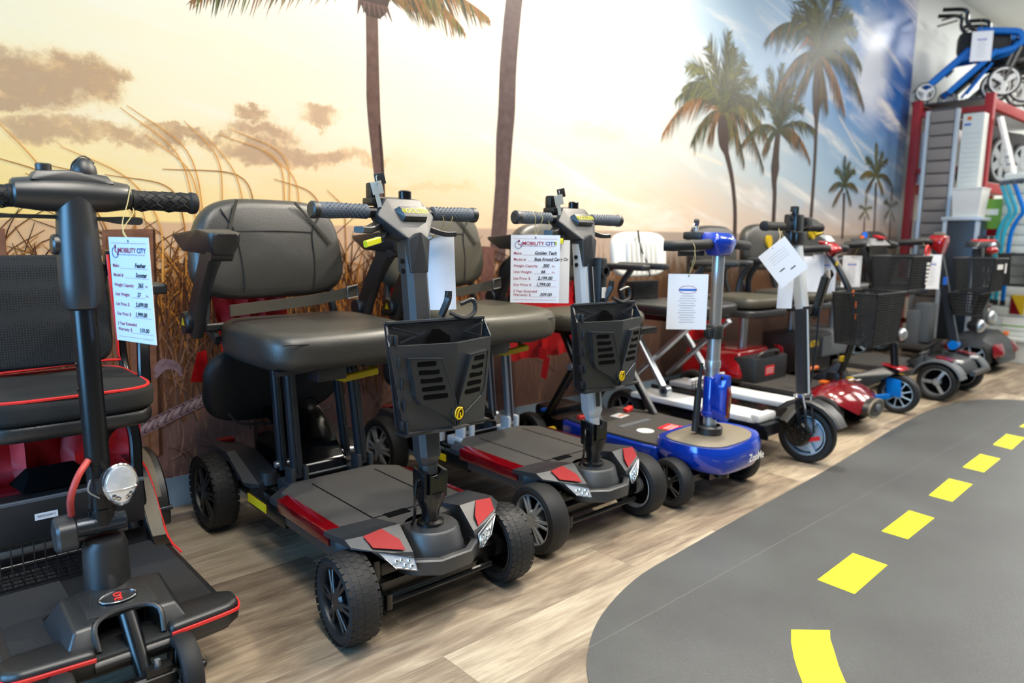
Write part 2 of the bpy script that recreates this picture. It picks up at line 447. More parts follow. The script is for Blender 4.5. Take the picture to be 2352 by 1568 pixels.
for i, q in enumerate([[(1.694, .79), (1.768, .723), (1.728, .704), (1.686, .676), (1.63, .64), (1.58, .603), (1.50, .53), (1.42, .605), (1.505, .668), (1.545, .70), (1.586, .729), (1.64, .763)],
          [(2.014, .872), (2.281, .881), (2.276, .773), (2.01, .762)], [(2.534, .891), (2.817, .901), (2.808, .812), (2.532, .805)], [(3.046, .91), (3.336, .926), (3.332, .837), (3.041, .825)],
          [(3.554, .939), (3.847, .95), (3.834, .864), (3.545, .854)], [(4.073, .957), (4.361, .97), (4.353, .886), (4.05, .871)], [(4.592, .968), (4.87, .962), (4.86, .876), (4.58, .884)]]):
    b = MB('road_yellow'); b.prism(q, .0032, .0042); o = b.build('yellow_dash', road, flat=True)
    if i == 0: o['label'] = 'curved yellow dash'

# ---------------- mural wall
def mural_mat():
    k = NT('mural_sky'); pos = k.n('NewGeometry').outputs['Position']
    sp = k.n('SeparateXYZ'); k.put(sp.inputs[0], pos); X, Z = sp.outputs[0], sp.outputs[2]
    low = k.ramp(X, [(0, (255, 212, 112)), (.6, (255, 218, 136)), (1.0, (254, 220, 154)), (1.6, (251, 214, 158)), (2.4, (243, 212, 178)), (3.7, (240, 212, 184)), (5, (224, 204, 188)), (6.2, (208, 188, 174)), (7.4, (206, 180, 160))], 0, 8)
    mid = k.ramp(X, [(0, (252, 234, 190)), (.8, (254, 238, 200)), (1.6, (248, 234, 210)), (2.4, (238, 227, 208)), (3.4, (222, 218, 206)), (4.4, (214, 222, 222)), (5.2, (190, 210, 224)), (6.2, (160, 192, 218)), (7.4, (120, 164, 204))], 0, 8)
    top = k.ramp(X, [(0, (232, 236, 226)), (.8, (246, 244, 232)), (1.6, (248, 243, 233)), (2.4, (240, 234, 222)), (3.4, (212, 216, 216)), (4.2, (176, 204, 228)), (5.2, (160, 192, 226)), (6.0, (96, 150, 208)), (6.8, (30, 106, 186)), (7.4, (14, 84, 168))], 0, 8)
    wob = k.noise(k.xyz(k.math('MULTIPLY', X, 1.0), 0.0, k.math('MULTIPLY', Z, 2.2)), 1.6, 5, .6, .8)
    zz = k.math('ADD', Z, k.math('MULTIPLY', k.math('SUBTRACT', wob, .5), .35))
    sky = k.mix(k.mr(zz, 1.03, 1.5, 0, 1, True), low, mid); sky = k.mix(k.mr(zz, 1.5, 2.25, 0, 1, True), sky, top)
    # pale wisps drifting up to the right
    wv = k.xyz(k.math('ADD', k.math('MULTIPLY', X, .8), k.math('MULTIPLY', Z, 1.1)), 0.0, k.math('ADD', k.math('MULTIPLY', Z, 3.2), k.math('MULTIPLY', X, .55)))
    ws = k.noise(wv, 1.5, 7, .6, .7)
    sky = k.mix(k.math('MULTIPLY', k.mr(ws, .48, .72, 0, .85, True), k.mr(X, 1.5, 4.5, .35, 1)), sky, (250, 246, 240))
    sky = k.mix(k.math('MULTIPLY', k.mr(k.noise(wv, 2.3, 6, .6, .4), .52, .8, 0, .55, True), k.mr(Z, 1.6, 1.1, 0, 1)), sky, (236, 196, 160))
    # partly printed white cloud, partly lamp glare painted into the deep blue corner
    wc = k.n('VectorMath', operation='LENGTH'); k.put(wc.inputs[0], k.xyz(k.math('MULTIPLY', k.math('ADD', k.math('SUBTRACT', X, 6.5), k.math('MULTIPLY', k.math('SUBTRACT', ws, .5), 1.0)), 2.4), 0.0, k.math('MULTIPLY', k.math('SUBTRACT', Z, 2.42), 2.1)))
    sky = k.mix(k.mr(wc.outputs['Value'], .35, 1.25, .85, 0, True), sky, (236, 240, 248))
    # evening clouds: noisy blobs
    d1 = k.math('MULTIPLY', k.math('SUBTRACT', k.noise(pos, 6.0, 6, .62), .5), .34); d2 = k.math('MULTIPLY', k.math('SUBTRACT', k.noise(k.xyz(X, 3.0, Z), 6.5, 6, .62), .5), .26)
    px = k.math('ADD', X, d1); pz = k.math('ADD', Z, d2); tot = None
    for cx, cz, rx, rz, a in [(.44, 1.455, .16, .10, 1), (.57, 1.495, .13, .075, 1), (.65, 1.49, .10, .03, .8), (.37, 1.52, .055, .035, .7), (.38, 1.40, .2, .04, .9), (.47, 1.315, .22, .045, .75), (.66, 1.315, .17, .04, .75), (.88, 1.335, .15, .03, .85), (.80, 1.36, .07, .02, .7), (1.02, 1.35, .06, .02, .7), (1.13, 1.425, .075, .028, .85), (1.40, 1.455, .10, .032, .75), (1.18, 1.37, .14, .035, .8), (1.24, 1.30, .27, .05, .95), (1.45, 1.31, .16, .035, .8), (1.62, 1.32, .1, .02, .5), (1.95, 1.2, .3, .022, .35), (3.1, 1.55, .25, .06, .25)]:
        v = k.xyz(k.math('MULTIPLY', k.math('SUBTRACT', px, cx), 1 / rx), 0.0, k.math('MULTIPLY', k.math('SUBTRACT', pz, cz), 1 / rz))
        ln = k.n('VectorMath', operation='LENGTH'); k.put(ln.inputs[0], v)
        e = k.mr(ln.outputs['Value'], .35, 1.4, a, 0, True)
        tot = e if tot is None else k.math('MAXIMUM', tot, e)
    glow = k.mr(tot, 0, .5, 0, .5); sky = k.mix(glow, sky, (252, 206, 138))
    cc = k.ramp(X, [(0, (204, 166, 128)), (.8, (210, 170, 126)), (1.2, (212, 174, 138)), (2, (226, 186, 156)), (4, (240, 214, 190))], 0, 8)
    cn = k.noise(k.xyz(k.math('MULTIPLY', X, 1.2), 5.0, k.math('MULTIPLY', Z, 1.8)), 9, 6, .65, .5)
    cc = k.mix(k.mr(cn, .35, .62, .75, 0), cc, (176, 142, 118)); cc = k.mix(k.mr(cn, .56, .75, 0, .7), cc, (250, 206, 146))
    sky = k.mix(k.math('MULTIPLY', k.mr(tot, .25, .8, 0, .95), k.mr(cn, .25, .5, .75, 1)), sky, cc)
    # contrails
    for (ax, az, bx, bz, w) in ((5.95, 1.98, 6.6, 1.62, .022), (3.3, 1.62, 4.3, 1.48, .02)):
        sl = (bz - az) / (bx - ax)
        d = k.math('ABSOLUTE', k.math('SUBTRACT', Z, k.math('MULTIPLY_ADD', k.math('SUBTRACT', X, ax), sl, az)))
        m = k.math('MULTIPLY', k.mr(d, 0, w, .6, 0, True), k.math('MULTIPLY', k.math('GREATER_THAN', X, ax), k.math('LESS_THAN', X, bx)))
        sky = k.mix(m, sky, (252, 236, 216))
    # sea, beach grass and dune
    sea = k.ramp(X, [(0, (222, 176, 126)), (1.2, (218, 178, 142)), (2.4, (192, 168, 150)), (4, (174, 158, 146)), (7, (160, 146, 136))], 0, 8)
    gn = k.noise(k.xyz(k.math('MULTIPLY', X, 3.0), 0.0, k.math('MULTIPLY', Z, .9)), 9, 6, .65, .4)
    gl = k.noise(k.xyz(k.math('MULTIPLY', X, 9.0), 0.0, Z), 10, 5, .65, 1.2)
    dune = k.ramp(Z, [(0, (112, 86, 84)), (.3, (122, 92, 84)), (.5, (140, 98, 72)), (.72, (170, 118, 68)), (1.0, (200, 146, 90))], 0, 1.2)
    dune = k.mix(k.mr(gl, .35, .68, .42, 0), dune, (72, 52, 44))
    dune = k.mix(k.mr(gl, .58, .75, 0, .4), dune, (224, 160, 84))
    dune = k.mix(k.mr(X, 2.0, 3.2, 0, .65), dune, (70, 56, 50))
    land = k.mix(k.mr(k.math('ADD', Z, k.math('MULTIPLY', k.math('SUBTRACT', gn, .5), .5)), .96, .72, 0, 1, True), sea, dune)
    col = k.mix(k.mr(Z, 1.024, 1.034, 0, 1), land, sky)
    k.put(k.b.inputs['Base Color'], col)
    wn = k.noise(pos, 900, 2); k.put(k.b.inputs['Roughness'], .33); k.b.inputs['Specular IOR Level'].default_value = .35
    bp = k.n('Bump', {'Strength': .06, 'Distance': .001}); k.put(bp.inputs['Height'], wn); k.put(k.b.inputs['Normal'], bp.outputs[0])
mural_mat()
def mural_ink(name, col, v=.0): return mat(name, col, .33, vary=v, vscale=30, spec=.35)
mural_ink('m_trunk', (116, 88, 78), .35); mural_ink('m_trunk2', (100, 82, 80), .35); mural_ink('m_trunkd', (74, 56, 48), .2)
mural_ink('m_green', (74, 82, 42), .4); mural_ink('m_green2', (112, 112, 50), .3); mural_ink('m_teal', (62, 84, 66), .3); mural_ink('m_orange', (152, 104, 58), .35); mural_ink('m_gold', (170, 140, 60), .3); mural_ink('m_dark', (62, 62, 40), .3)
mural_ink('m_blade1', (118, 72, 36), .3); mural_ink('m_blade2', (186, 122, 52), .3); mural_ink('m_blade3', (74, 46, 32), .3); mural_ink('m_arc', (232, 166, 84), .2); mural_ink('m_straw', (158, 122, 106), .3)
mural_ink('m_low', (104, 72, 56), .3); mural_ink('m_low2', (146, 104, 78), .3); mural_ink('m_post', (140, 96, 74), .4); mural_ink('m_post2', (126, 90, 82), .4); mural_ink('m_rope', (146, 118, 122), .35); mural_ink('m_ropehi', (182, 154, 150), .3)

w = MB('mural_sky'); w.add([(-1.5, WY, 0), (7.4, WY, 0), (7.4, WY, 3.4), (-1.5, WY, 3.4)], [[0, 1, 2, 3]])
lay = [0.0]
def poly(pts, m):
    lay[0] += 2.5e-7
    w.use(m); y = WY - .0008 - lay[0]
    w.add([(x, y, z) for x, z in pts], [list(range(len(pts)))])
def strip(pts, widths, m, sm=5):
    P, sc = crom([V((x, 0, z)) for x, z in pts], sm, False, widths)
    lay[0] += 2.5e-7; y = WY - .0008 - lay[0]; vs = []
    for i, p in enumerate(P):
        t = (P[min(i + 1, len(P) - 1)] - P[max(i - 1, 0)]).normalized(); n = V((-t.z, 0, t.x)) * sc[i] / 2
        vs += [(p.x + n.x, y, p.z + n.z), (p.x - n.x, y, p.z - n.z)]
    w.use(m); w.add(vs, [[2 * i, 2 * i + 1, 2 * i + 3, 2 * i + 2] for i in range(len(P) - 1)])
mr_ = random.Random(3)
def frond(c, tip, sag, wid, m, m2, n=26, hang=.6):
    n = int(n * 2)
    """one palm leaf: midrib from c to tip bowed by sag, leaflets drooping on both sides"""
    c = V((c[0], 0, c[1])); t = V((tip[0], 0, tip[1])); mid = (c + t) / 2 + V((0, 0, sag))
    L = (t - c).length
    pts = [(1 - s) ** 2 * c + 2 * s * (1 - s) * mid + s * s * t for s in [i / n for i in range(n + 1)]]
    strip([(p.x, p.z) for p in pts[::4]], [.015 * L + .004] * len(pts[::4]), m, 3)
    up_ = (t.z - c.z) > .25 * L
    for i in range(2, n + 1):
        d = (pts[i] - pts[i - 1]).normalized(); nn = V((-d.z, 0, d.x)); f = math.sin(PI * min(1, (i + 3) / (n + 5))) ** .6; g = i / n
        for sgn in (1, -1):
            le = wid * f * mr_.uniform(.55, 1.15) * (.8 if up_ else 1); hg = mr_.uniform(.05, .35) if up_ else hang * (.6 + .7 * g)
            e = pts[i] + (nn * sgn * mr_.uniform(.3, .6) + d * .75 + V((0, 0, -hg))).normalized() * le
            q = d * wid * mr_.uniform(.03, .055)
            k_ = mr_.random(); mm = m2 if k_ < (.05 + .3 * g) else (m if k_ < .75 else 'm_dark')
            poly([(pts[i].x - q.x, pts[i].z - q.z), (pts[i].x + q.x, pts[i].z + q.z), (e.x, e.z)], mm)
def trunk(pts, m): strip([p[:2] for p in pts], [p[2] for p in pts], m)
# two near trunks
trunk([(1.672, 1.0, .05), (1.672, 1.156, .044), (1.662, 1.30, .055), (1.648, 1.45, .06), (1.643, 1.56, .064), (1.643, 1.70, .058), (1.643, 1.89, .056)], 'm_trunk')
trunk([(1.682, 1.0, .012), (1.686, 1.156, .012), (1.680, 1.30, .014), (1.670, 1.45, .01)], 'm_trunkd')
trunk([(2.335, .86, .10), (2.339, .955, .10), (2.35, 1.08, .098), (2.362, 1.25, .09), (2.372, 1.45, .105), (2.385, 1.60, .108), (2.392, 1.80, .105), (2.418, 2.05, .104), (2.45, 2.25, .10), (2.53, 2.7, .095), (2.66, 3.38, .09)], 'm_trunk2')
poly([(1.575, 1.96), (1.60, 1.90), (1.62, 1.875), (1.68, 1.875), (1.71, 1.90), (1.73, 1.96)], 'm_trunkd')
for k in range(7): poly([(1.58 + .02 * k, 1.93), (1.60 + .02 * k, 1.93), (1.575 + .028 * k, 1.868 + .01 * (k % 2))], 'm_trunk')
for tip, sg in (((.93, 1.79), .12), ((1.1, 1.9), .12), ((2.27, 1.99), .14), ((2.12, 1.91), .16), ((1.95, 1.93), .12), ((2.0, 2.0), .1), ((1.3, 2.35), .1), ((1.64, 2.55), 0), ((1.98, 2.38), .1), ((1.15, 2.1), .16), ((2.15, 2.15), .16)):
    frond((1.64, 1.99), tip, sg, .16, 'm_orange', 'm_green2', 30, .75)
# shore palms on the right
def palm(c, fr, wid, tr, cols, n=22):
    trunk(tr, 'm_trunkd')
    for i, (dx, dz, sg) in enumerate(fr):
        m = cols[i % len(cols)]
        if m == 'm_orange' and dz > 0: m = 'm_green'
        frond(c, (c[0] + dx, c[1] + dz), sg, wid, m, 'm_green2' if dz > 0 else 'm_orange', n, .5 if dz > 0 else .85)
palm((4.27, 1.80), [(.02, .50, .0), (-.2, .38, .12), (.22, .36, .10), (-.42, .22, .2), (.38, .26, .16), (-.52, .02, .22), (.52, .06, .24), (-.64, -.20, .30), (.62, -.14, .28), (-.34, -.22, .16), (.30, -.3, .18), (.56, -.32, .26), (-.16, -.18, .12), (.14, -.12, .1), (-.45, .1, .2), (.1, .42, .05), (.33, .1, .15)], .21, [(4.50, .98, .05), (4.48, 1.2, .047), (4.42, 1.4, .047), (4.34, 1.55, .055), (4.30, 1.62, .12), (4.28, 1.70, .13), (4.27, 1.80, .1)], ['m_green', 'm_dark', 'm_orange', 'm_green2', 'm_green'])
palm((5.0, 1.76), [(0, .46, 0), (-.18, .40, .06), (.2, .36, .08), (-.3, .2, .14), (.36, .2, .16), (-.52, -.18, .2), (.58, .06, .14), (.52, -.17, .2), (-.2, -.16, .1), (.3, -.06, .12), (.12, .3, .05)], .17, [(5.02, .98, .055), (5.01, 1.3, .055), (4.99, 1.40, .07), (4.99, 1.5, .12), (4.99, 1.6, .09), (5.0, 1.76, .07)], ['m_teal', 'm_green', 'm_dark', 'm_orange'])
palm((5.55, 2.36), [(0, .7, 0), (-.3, .6, .1), (.3, .55, .1), (-.6, .38, .3), (.5, .4, .2), (-.8, -.02, .35), (.75, .05, .3), (-.62, -.34, .25), (.86, -.26, .35), (.5, -.34, .2), (-.35, -.36, .15), (.2, -.36, .1), (-.45, .2, .2), (.35, .15, .15), (-.15, .3, .05), (.62, .3, .2), (.1, -.25, .05)], .27, [(5.60, 1.0, .055), (5.6, 1.5, .048), (5.58, 1.85, .05), (5.56, 1.98, .11), (5.55, 2.12, .15), (5.55, 2.36, .12)], ['m_teal', 'm_green', 'm_dark', 'm_green', 'm_orange'])
palm((6.16, 1.43), [(-.04, .24, 0), (-.2, .12, .08), (.18, .14, .08), (-.28, -.04, .1), (.26, -.02, .1), (-.2, -.16, .06), (.16, -.14, .06), (.06, .2, 0)], .11, [(6.19, 1.0, .035), (6.18, 1.2, .035), (6.16, 1.38, .05)], ['m_teal', 'm_green', 'm_dark'])
palm((6.78, 1.55), [(-.05, .28, 0), (-.25, .14, .08), (.22, .16, .08), (-.33, -.02, .1), (.38, -.06, .12), (-.2, -.14, .06), (.2, -.14, .06), (.1, .22, 0)], .12, [(6.84, 1.0, .035), (6.82, 1.25, .035), (6.79, 1.5, .05)], ['m_green2', 'm_green', 'm_dark'])
palm((6.61, 1.24), [(0, .13, 0), (-.14, .04, .04), (.14, .04, .04), (-.12, -.06, .03), (.1, -.06, .03)], .07, [(6.62, 1.0, .025), (6.61, 1.2, .025)], ['m_green2', 'm_green'], 14)
palm((7.17, 1.28), [(0, .18, 0), (-.16, .06, .05), (.16, .06, .05), (-.13, -.08, .03), (.12, -.1, .03)], .09, [(7.2, 1.0, .03), (7.18, 1.24, .03)], ['m_dark', 'm_green'], 14)
# dune grass, posts and rope
for i in range(300):
    x = mr_.uniform(.2, 2.9) if i % 3 else mr_.uniform(.2, 1.0); z = mr_.uniform(.55, .8); h = mr_.uniform(.12, .34) * (1 if x < 2 else .8); ln = mr_.uniform(-.28, .22)
    strip([(x, z), (x + ln * .3, z + h * .6), (x + ln, z + h * mr_.uniform(.8, 1.05))], [.006, .004, .002], ('m_blade1', 'm_blade2', 'm_blade3')[i % 3], 4)
for i in range(900):
    x = mr_.triangular(.15, 2.9, .6); z = mr_.uniform(.3, .75); h = mr_.uniform(.15, .3); ln = mr_.uniform(-.15, .15)
    strip([(x, z), (x + ln * .25, z + h * .55), (x + ln, z + h)], [.007, .005, .002], (('m_blade3', 'm_blade1', 'm_blade2', 'm_blade3') if z > .55 else ('m_low', 'm_blade1', 'm_low2', 'm_low'))[i % 4], 3)
for (x0, z0, x1, z1, bow) in ((.50, 1.0, .33, 1.33, .03), (.52, 1.05, .30, 1.22, .05), (.78, 1.02, .50, 1.26, .05), (.90, 1.06, .68, 1.40, .06), (.93, 1.06, .70, 1.41, .07), (.92, 1.05, .75, 1.32, .05), (1.0, 1.08, .88, 1.38, .05), (1.26, 1.1, 1.04, 1.37, .09), (1.24, 1.1, 1.0, 1.345, .09), (1.12, 1.08, .80, 1.21, .10), (1.08, 1.06, .96, 1.33, .03), (1.3, 1.06, 1.16, 1.3, .05), (.7, 1.04, .46, 1.2, .06), (.86, 1.04, .62, 1.18, .07), (1.4, 1.05, 1.2, 1.2, .05), (.62, .98, .40, 1.17, .04), (1.5, 1.0, 1.42, 1.17, .03)):
    strip([(x0, z0 - .2), (x0, z0), ((x0 + x1) / 2 + bow, (z0 + z1) / 2 + bow * .6), (x1, z1)], [.006, .005, .004, .002], 'm_arc' if z1 > 1.25 else 'm_blade2', 6)
for i in range(160):
    x = mr_.uniform(.3, 3.6); z = mr_.uniform(.05, .5); a = mr_.uniform(-1.2, 1.2); h = mr_.uniform(.06, .2)
    strip([(x, z), (x + h * math.sin(a) * .5 + .01, z + h * .6 * math.cos(a)), (x + h * math.sin(a), z + h * math.cos(a))], [.004, .003, .0015], 'm_straw' if i % 3 else 'm_blade3', 3)
poly([(.575, .2), (.60, 1.0), (.757, 1.005), (.733, .2)], 'm_post'); poly([(.735, .2), (.757, 1.005), (.765, 1.0), (.745, .2)], 'm_blade3')
for q in range(5): strip([(.60 + .026 * q, .22), (.612 + .027 * q, .98)], [.006, .004], 'm_post2' if q % 2 else 'm_blade1', 2)
poly([(2.227, .944), (2.312, .94), (2.302, .3), (2.229, .3)], 'm_post2'); poly([(.2, .3), (.2, 1.0), (.335, 1.0), (.33, .3)], 'm_post')
for (pts, wd) in (([(.5, .235), (.577, .283), (.674, .303), (.793, .345), (.951, .398), (1.06, .425), (1.3, .46), (1.7, .52), (2.2, .6)], .045),):
    strip(pts, [wd] * len(pts), 'm_rope', 8)
    P, _ = crom([V((x, 0, z)) for x, z in pts], 14, False)
    D = [0.0]
    for i in range(1, len(P)): D.append(D[-1] + (P[i] - P[i - 1]).length)
    q_ = 0.0
    while q_ < D[-1] - .05:
        i = max(j for j in range(len(D)) if D[j] <= q_); p = P[i]; t_ = (P[min(i + 1, len(P) - 1)] - p).normalized(); n_ = V((-t_.z, 0, t_.x)); u_ = (t_ * .8 + n_ * .42).normalized(); v_ = V((-u_.z, 0, u_.x))
        for sc_, m_ in ((1.0, 'm_blade3'), (.86, 'm_rope'), (.55, 'm_ropehi')):
            poly([((p + u_ * .036 * sc_ * math.cos(a) + v_ * .0115 * sc_ * math.sin(a) + n_ * (.004 if sc_ < .6 else 0)).x, (p + u_ * .036 * sc_ * math.cos(a) + v_ * .0115 * sc_ * math.sin(a) + n_ * (.004 if sc_ < .6 else 0)).z) for a in [x * PI / 7 for x in range(14)]], m_)
        q_ += .026
for z, dx in ((.525, 0), (.505, .01)): strip([(.735, z - .02), (.76 + dx, z + .012), (.80 + dx, z + .004), (.825, z - .025)], [.014, .02, .018, .012], 'm_rope', 6)
w.use('white_paint'); w.add([(7.4, WY, 0), (12, WY, 0), (12, WY, 3.4), (7.4, WY, 3.4)], [[0, 1, 2, 3]])
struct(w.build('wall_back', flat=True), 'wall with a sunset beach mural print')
b = MB('white_paint'); b.box((5.25, -.15, 3.43), (13.6, 5.7, .06)); struct(b.build('ceiling', flat=True))
b = MB('white_paint'); b.box((12.03, -.15, 1.7), (.06, 5.7, 3.4)); struct(b.build('wall_right', flat=True))
mat('cove_base', (112, 132, 150), .45)
b = MB('cove_base'); b.prism([(WY, 0), (WY, .108), (WY - .004, .108), (WY - .006, .02), (WY - .014, .002), (WY - .014, 0)], -1.5, 12, 'x'); struct(b.build('baseboard_back'))
def arm_pad(t, s, piv, pad_y, pad_x, z, name='armrest'):
    """folding armrest: moulded pad, slanted post and pivot knob; s = side"""
    b = MB('plastic_black')
    y0, y1 = pad_y
    b.hull([(pad_x - .045, y0 + .02, z + .012), (pad_x + .045, y0 + .02, z + .012), (pad_x - .03, y0, z + .008), (pad_x + .03, y0, z + .008), (pad_x - .046, y0 + .1, z + .02), (pad_x + .046, y0 + .1, z + .02), (pad_x - .02, y1, z + .006), (pad_x + .02, y1, z + .006),
            (pad_x - .04, y0 + .02, z - .02), (pad_x + .04, y0 + .02, z - .02), (pad_x - .028, y0 + .03, z - .05), (pad_x + .028, y0 + .03, z - .05), (pad_x - .02, y1 - .08, z - .045), (pad_x + .02, y1 - .08, z - .045), (pad_x - .018, y1, z - .008), (pad_x + .018, y1, z - .008)], .006)
    b.cyl((pad_x - .03, y0 + .06, z - .045), (pad_x + .03, y0 + .06, z - .045), .022, seg=16)
    o = b.build(name, t)
    q = MB('plastic_black'); m = V((pad_x, y0 + .12, z - .04)); p = V(piv)
    q.sweep([m + V((0, -.01, .01)), m * .8 + p * .2, m * .4 + p * .6, p + V((0, .0, -.03))], [(-.03, -.016), (.03, -.016), (.034, 0), (.03, .016), (-.03, .016), (-.034, 0)], 5, up=(1, 0, 0), scale=[1.2, 1.0, .95, 1.05])
    q.cyl(p + V((-.03, 0, 0)), p + V((.03, 0, 0)), .034, seg=20, bev=.005)
    q.use('yellow'); q.prism([(p.y - .012, p.z - .008), (p.y + .012, p.z - .008), (p.y, p.z + .014)], p.x + s * .031, p.x + s * .0325, 'x')
    q.build('post', o)
    return o

def yawed(b, yaw, c):
    b.T = M.Translation(V(c)) @ M.Rotation(yaw, 4, 'Z') @ M.Translation(-V(c))
    return b

def golden(t, col, trim, rimm, arms, knob, steer, sw, alt):
    X = 0
    for s in (-1, 1):
        wheel(t, (s * .25, 0, .113), .113, .078, rimm, s, steer, knob, 6, 'front_wheel', pair=True, seg=48, hub=.28)
        wheel(t, (s * .245, .915, .130), .130, .08, rimm, s, 0, knob, 6, 'rear_wheel', pair=True, seg=48, hub=.28)
    # floor board
    b = MB('deck_grip')
    b.prism([(-.205, .12), (-.205, .47), (-.14, .53), (.14, .53), (.205, .47), (.205, .12), (.17, .06), (.1, .04), (-.1, .04), (-.17, .06)], .205, .238, bev=.006)
    b.use('plastic_charcoal')
    b.prism([(-.228, .10), (-.228, .50), (-.15, .57), (.15, .57), (.228, .50), (.228, .10), (.2, .06), (-.2, .06)], .165, .222, bev=.008)
    b.use('dark_inner'); b.box((-.10, .30, .2385), (.004, .36, .001)); b.box((.12, .30, .2385), (.004, .36, .001)); b.box((0.01, .125, .2385), (.22, .004, .001))
    b.box((-.03, .115, .239), (.07, .03, .002))
    b.build('footboard', t)
    for s in (-1, 1):
        b = MB('red_strip'); b.prism([(s * .200, .242), (s * .233, .232), (s * .233, .196), (s * .222, .196), (s * .2, .236)], .125, .435, 'y', bev=.003)
        b.build('side_reflector', t)
    # front fenders with reflectors and lamps
    for s in (-1, 1):
        b = MB('plastic_charcoal')
        S = [(.098, (.12, .185), (.12, .24), (.0, .262), (-.062, .208), (-.08, .172), (-.03, .165)), (.15, (.12, .2), (.12, .242), (.0, .263), (-.05, .216), (-.062, .182), (.0, .185)),
             (.2, (.13, .22), (.13, .24), (.0, .258), (-.033, .23), (-.036, .228), (.0, .226)), (.238, (.14, .222), (.14, .234), (.03, .248), (.0, .238), (.002, .232), (.03, .230))]
        b.loft([[(s * x, p[0], p[1]) for p in pr] for x, *pr in S]); b.build('fender', t, ang=12)
        b = MB('red_reflector'); q = [(s * .153, -.001, .2615), (s * .206, -.002, .2565), (s * .195, -.031, .233), (s * .118, -.056, .214), (s * .122, -.036, .236)]
        n = (V(q[1]) - V(q[0])).cross(V(q[4]) - V(q[0])).normalized(); n = n if n.y < 0 else -n
        b.slab([V(p) + n * .003 for p in (q if s < 0 else q)], .002); b.build('reflector', t)
        b = MB('lens'); b.slab([(s * .106, -.074, .2), (s * .19, -.040, .227), (s * .152, -.066, .184), (s * .104, -.088, .171)], .003)
        q4 = [V((s * .106, -.078, .2)), V((s * .19, -.044, .227)), V((s * .152, -.070, .184)), V((s * .104, -.092, .171))]
        b.use('chrome'); b.tube(q4, .0022, 5, closed=True)
        for u_, v_ in ((.2, .3), (.2, .7), (.45, .35), (.45, .7), (.68, .5)):
            c = q4[0].lerp(q4[1], u_).lerp(q4[3].lerp(q4[2], u_), v_); b.ball(c, .0052, 8)
        b.build('headlamp', t)
    # nose tray
    b = MB('plastic_charcoal')
    b.bar([(-.112, -.03, .168), (-.1, -.065, .168), (-.045, -.105, .168), (.045, -.105, .168), (.1, -.065, .168), (.112, -.03, .168)], .022, .042)
    b.prism([(-.11, .06), (-.1, -.06), (-.045, -.1), (.045, -.1), (.1, -.06), (.11, .06)], .148, .158); b.use('metal_black'); b.bar([(-.21, 0, .115), (.21, 0, .115)], .05, .05); b.box((-.12, .05, .14), (.09, .12, .07), bev=.006); b.box((.12, .05, .14), (.09, .12, .07), bev=.006)
    b.cyl((-.175, .0, .1), (-.175, 0, .19), .02); b.cyl((.175, .0, .1), (.175, 0, .19), .02); b.tube([(-.17, -.05, .09), (.17, -.05, .09)], .008); b.cyl((-.165, -.05, .075), (-.165, -.05, .115), .012)
    b.build('front_axle_cover', t)
    b = MB('plastic_charcoal'); b.lathe([(.092, .155), (.088, .19), (.085, .195), (.076, .232), (.07, .238), (.03, .238)], (0, 0, 0), (0, 0, 1), 32); b.build('steering_collar', t)
    # tiller: pivot fork, folding column
    b = MB('metal_black'); b.lathe([(.036, .238), (.036, .246), (.024, .25), (.024, .275), (.04, .315), (.04, .33), (.001, .33)], (0, 0, 0), (0, 0, 1), 24)
    for s in (-1, 1): b.hull([(s * .026, -.026, .31), (s * .038, -.026, .31), (s * .026, .026, .31), (s * .038, .026, .31), (s * .026, -.028, .385), (s * .038, -.028, .385), (s * .026, .028, .395), (s * .038, .028, .395)], .005)
    b.cyl((-.046, 0, .36), (.046, 0, .36), .013); b.prism([(-.024, .33), (.024, .33), (.024, .385), (0, .365), (-.024, .385)], -.034, -.02, 'y'); b.tube([(-.042, .0, .37), (-.055, -.01, .33), (-.05, .0, .27), (-.045, .02, .24)], .004, 6, 5)
    b.build('tiller_pivot', t)
    def colpt(z): return .005 + .07 * (z - .37) / .6
    b = MB(col)
    def oct_(z, w, d): y = colpt(z); return [(-w, y - d * .5, z), (-w * .6, y - d, z), (w * .6, y - d, z), (w, y - d * .5, z), (w, y + d * .6, z), (w * .6, y + d, z), (-w * .6, y + d, z), (-w, y + d * .6, z)]
    b.loft([oct_(.375, .024, .018), oct_(.40, .024, .018), oct_(.425, .033, .028), oct_(.60, .034, .028), oct_(.62, .033, .026), oct_(.975, .032, .026)])
    if trim: b.use('plastic_black'); b.loft([[(x, y - .0015, z) for x, y, z in oct_(zz, .015, .028)] for zz in (.44, .965)])
    b.use('metal_black')
    for z in (.93, .905): b.cyl((-.036, colpt(z), z), (-.02, colpt(z), z), .007, seg=10)
    b.build('tiller_column', t, ang=20)
    if trim:   # handle block on the column of the silver one
        b = MB('plastic_black'); y = colpt(.85)
        b.box((.035, y - .03, .83), (.035, .05, .2), bev=.01); b.lathe([(.012, 0), (.018, 0), (.02, -.008), (.012, -.008)], (.035, y - .055, .885), (0, 1, 0), 16, closed=True); b.use('dark_inner'); b.cyl((.035, y - .057, .885), (.035, y - .05, .885), .012)
        b.use('sticker_white'); b.box((.035, y - .056, .815), (.02, .002, .035)); b.build('column_latch', t)
    # head
    b = MB('plastic_charcoal')
    b.hull([(-.05, .165, 1.095), (.05, .165, 1.095), (-.052, .115, 1.088), (.052, .115, 1.088), (-.088, .1, 1.045), (.088, .1, 1.045), (-.08, .15, 1.04), (.08, .15, 1.04), (-.034, .048, .99), (.034, .048, .99), (0, .04, .972), (-.055, .12, .985), (.055, .12, .985), (0, .1, .965)], .004)
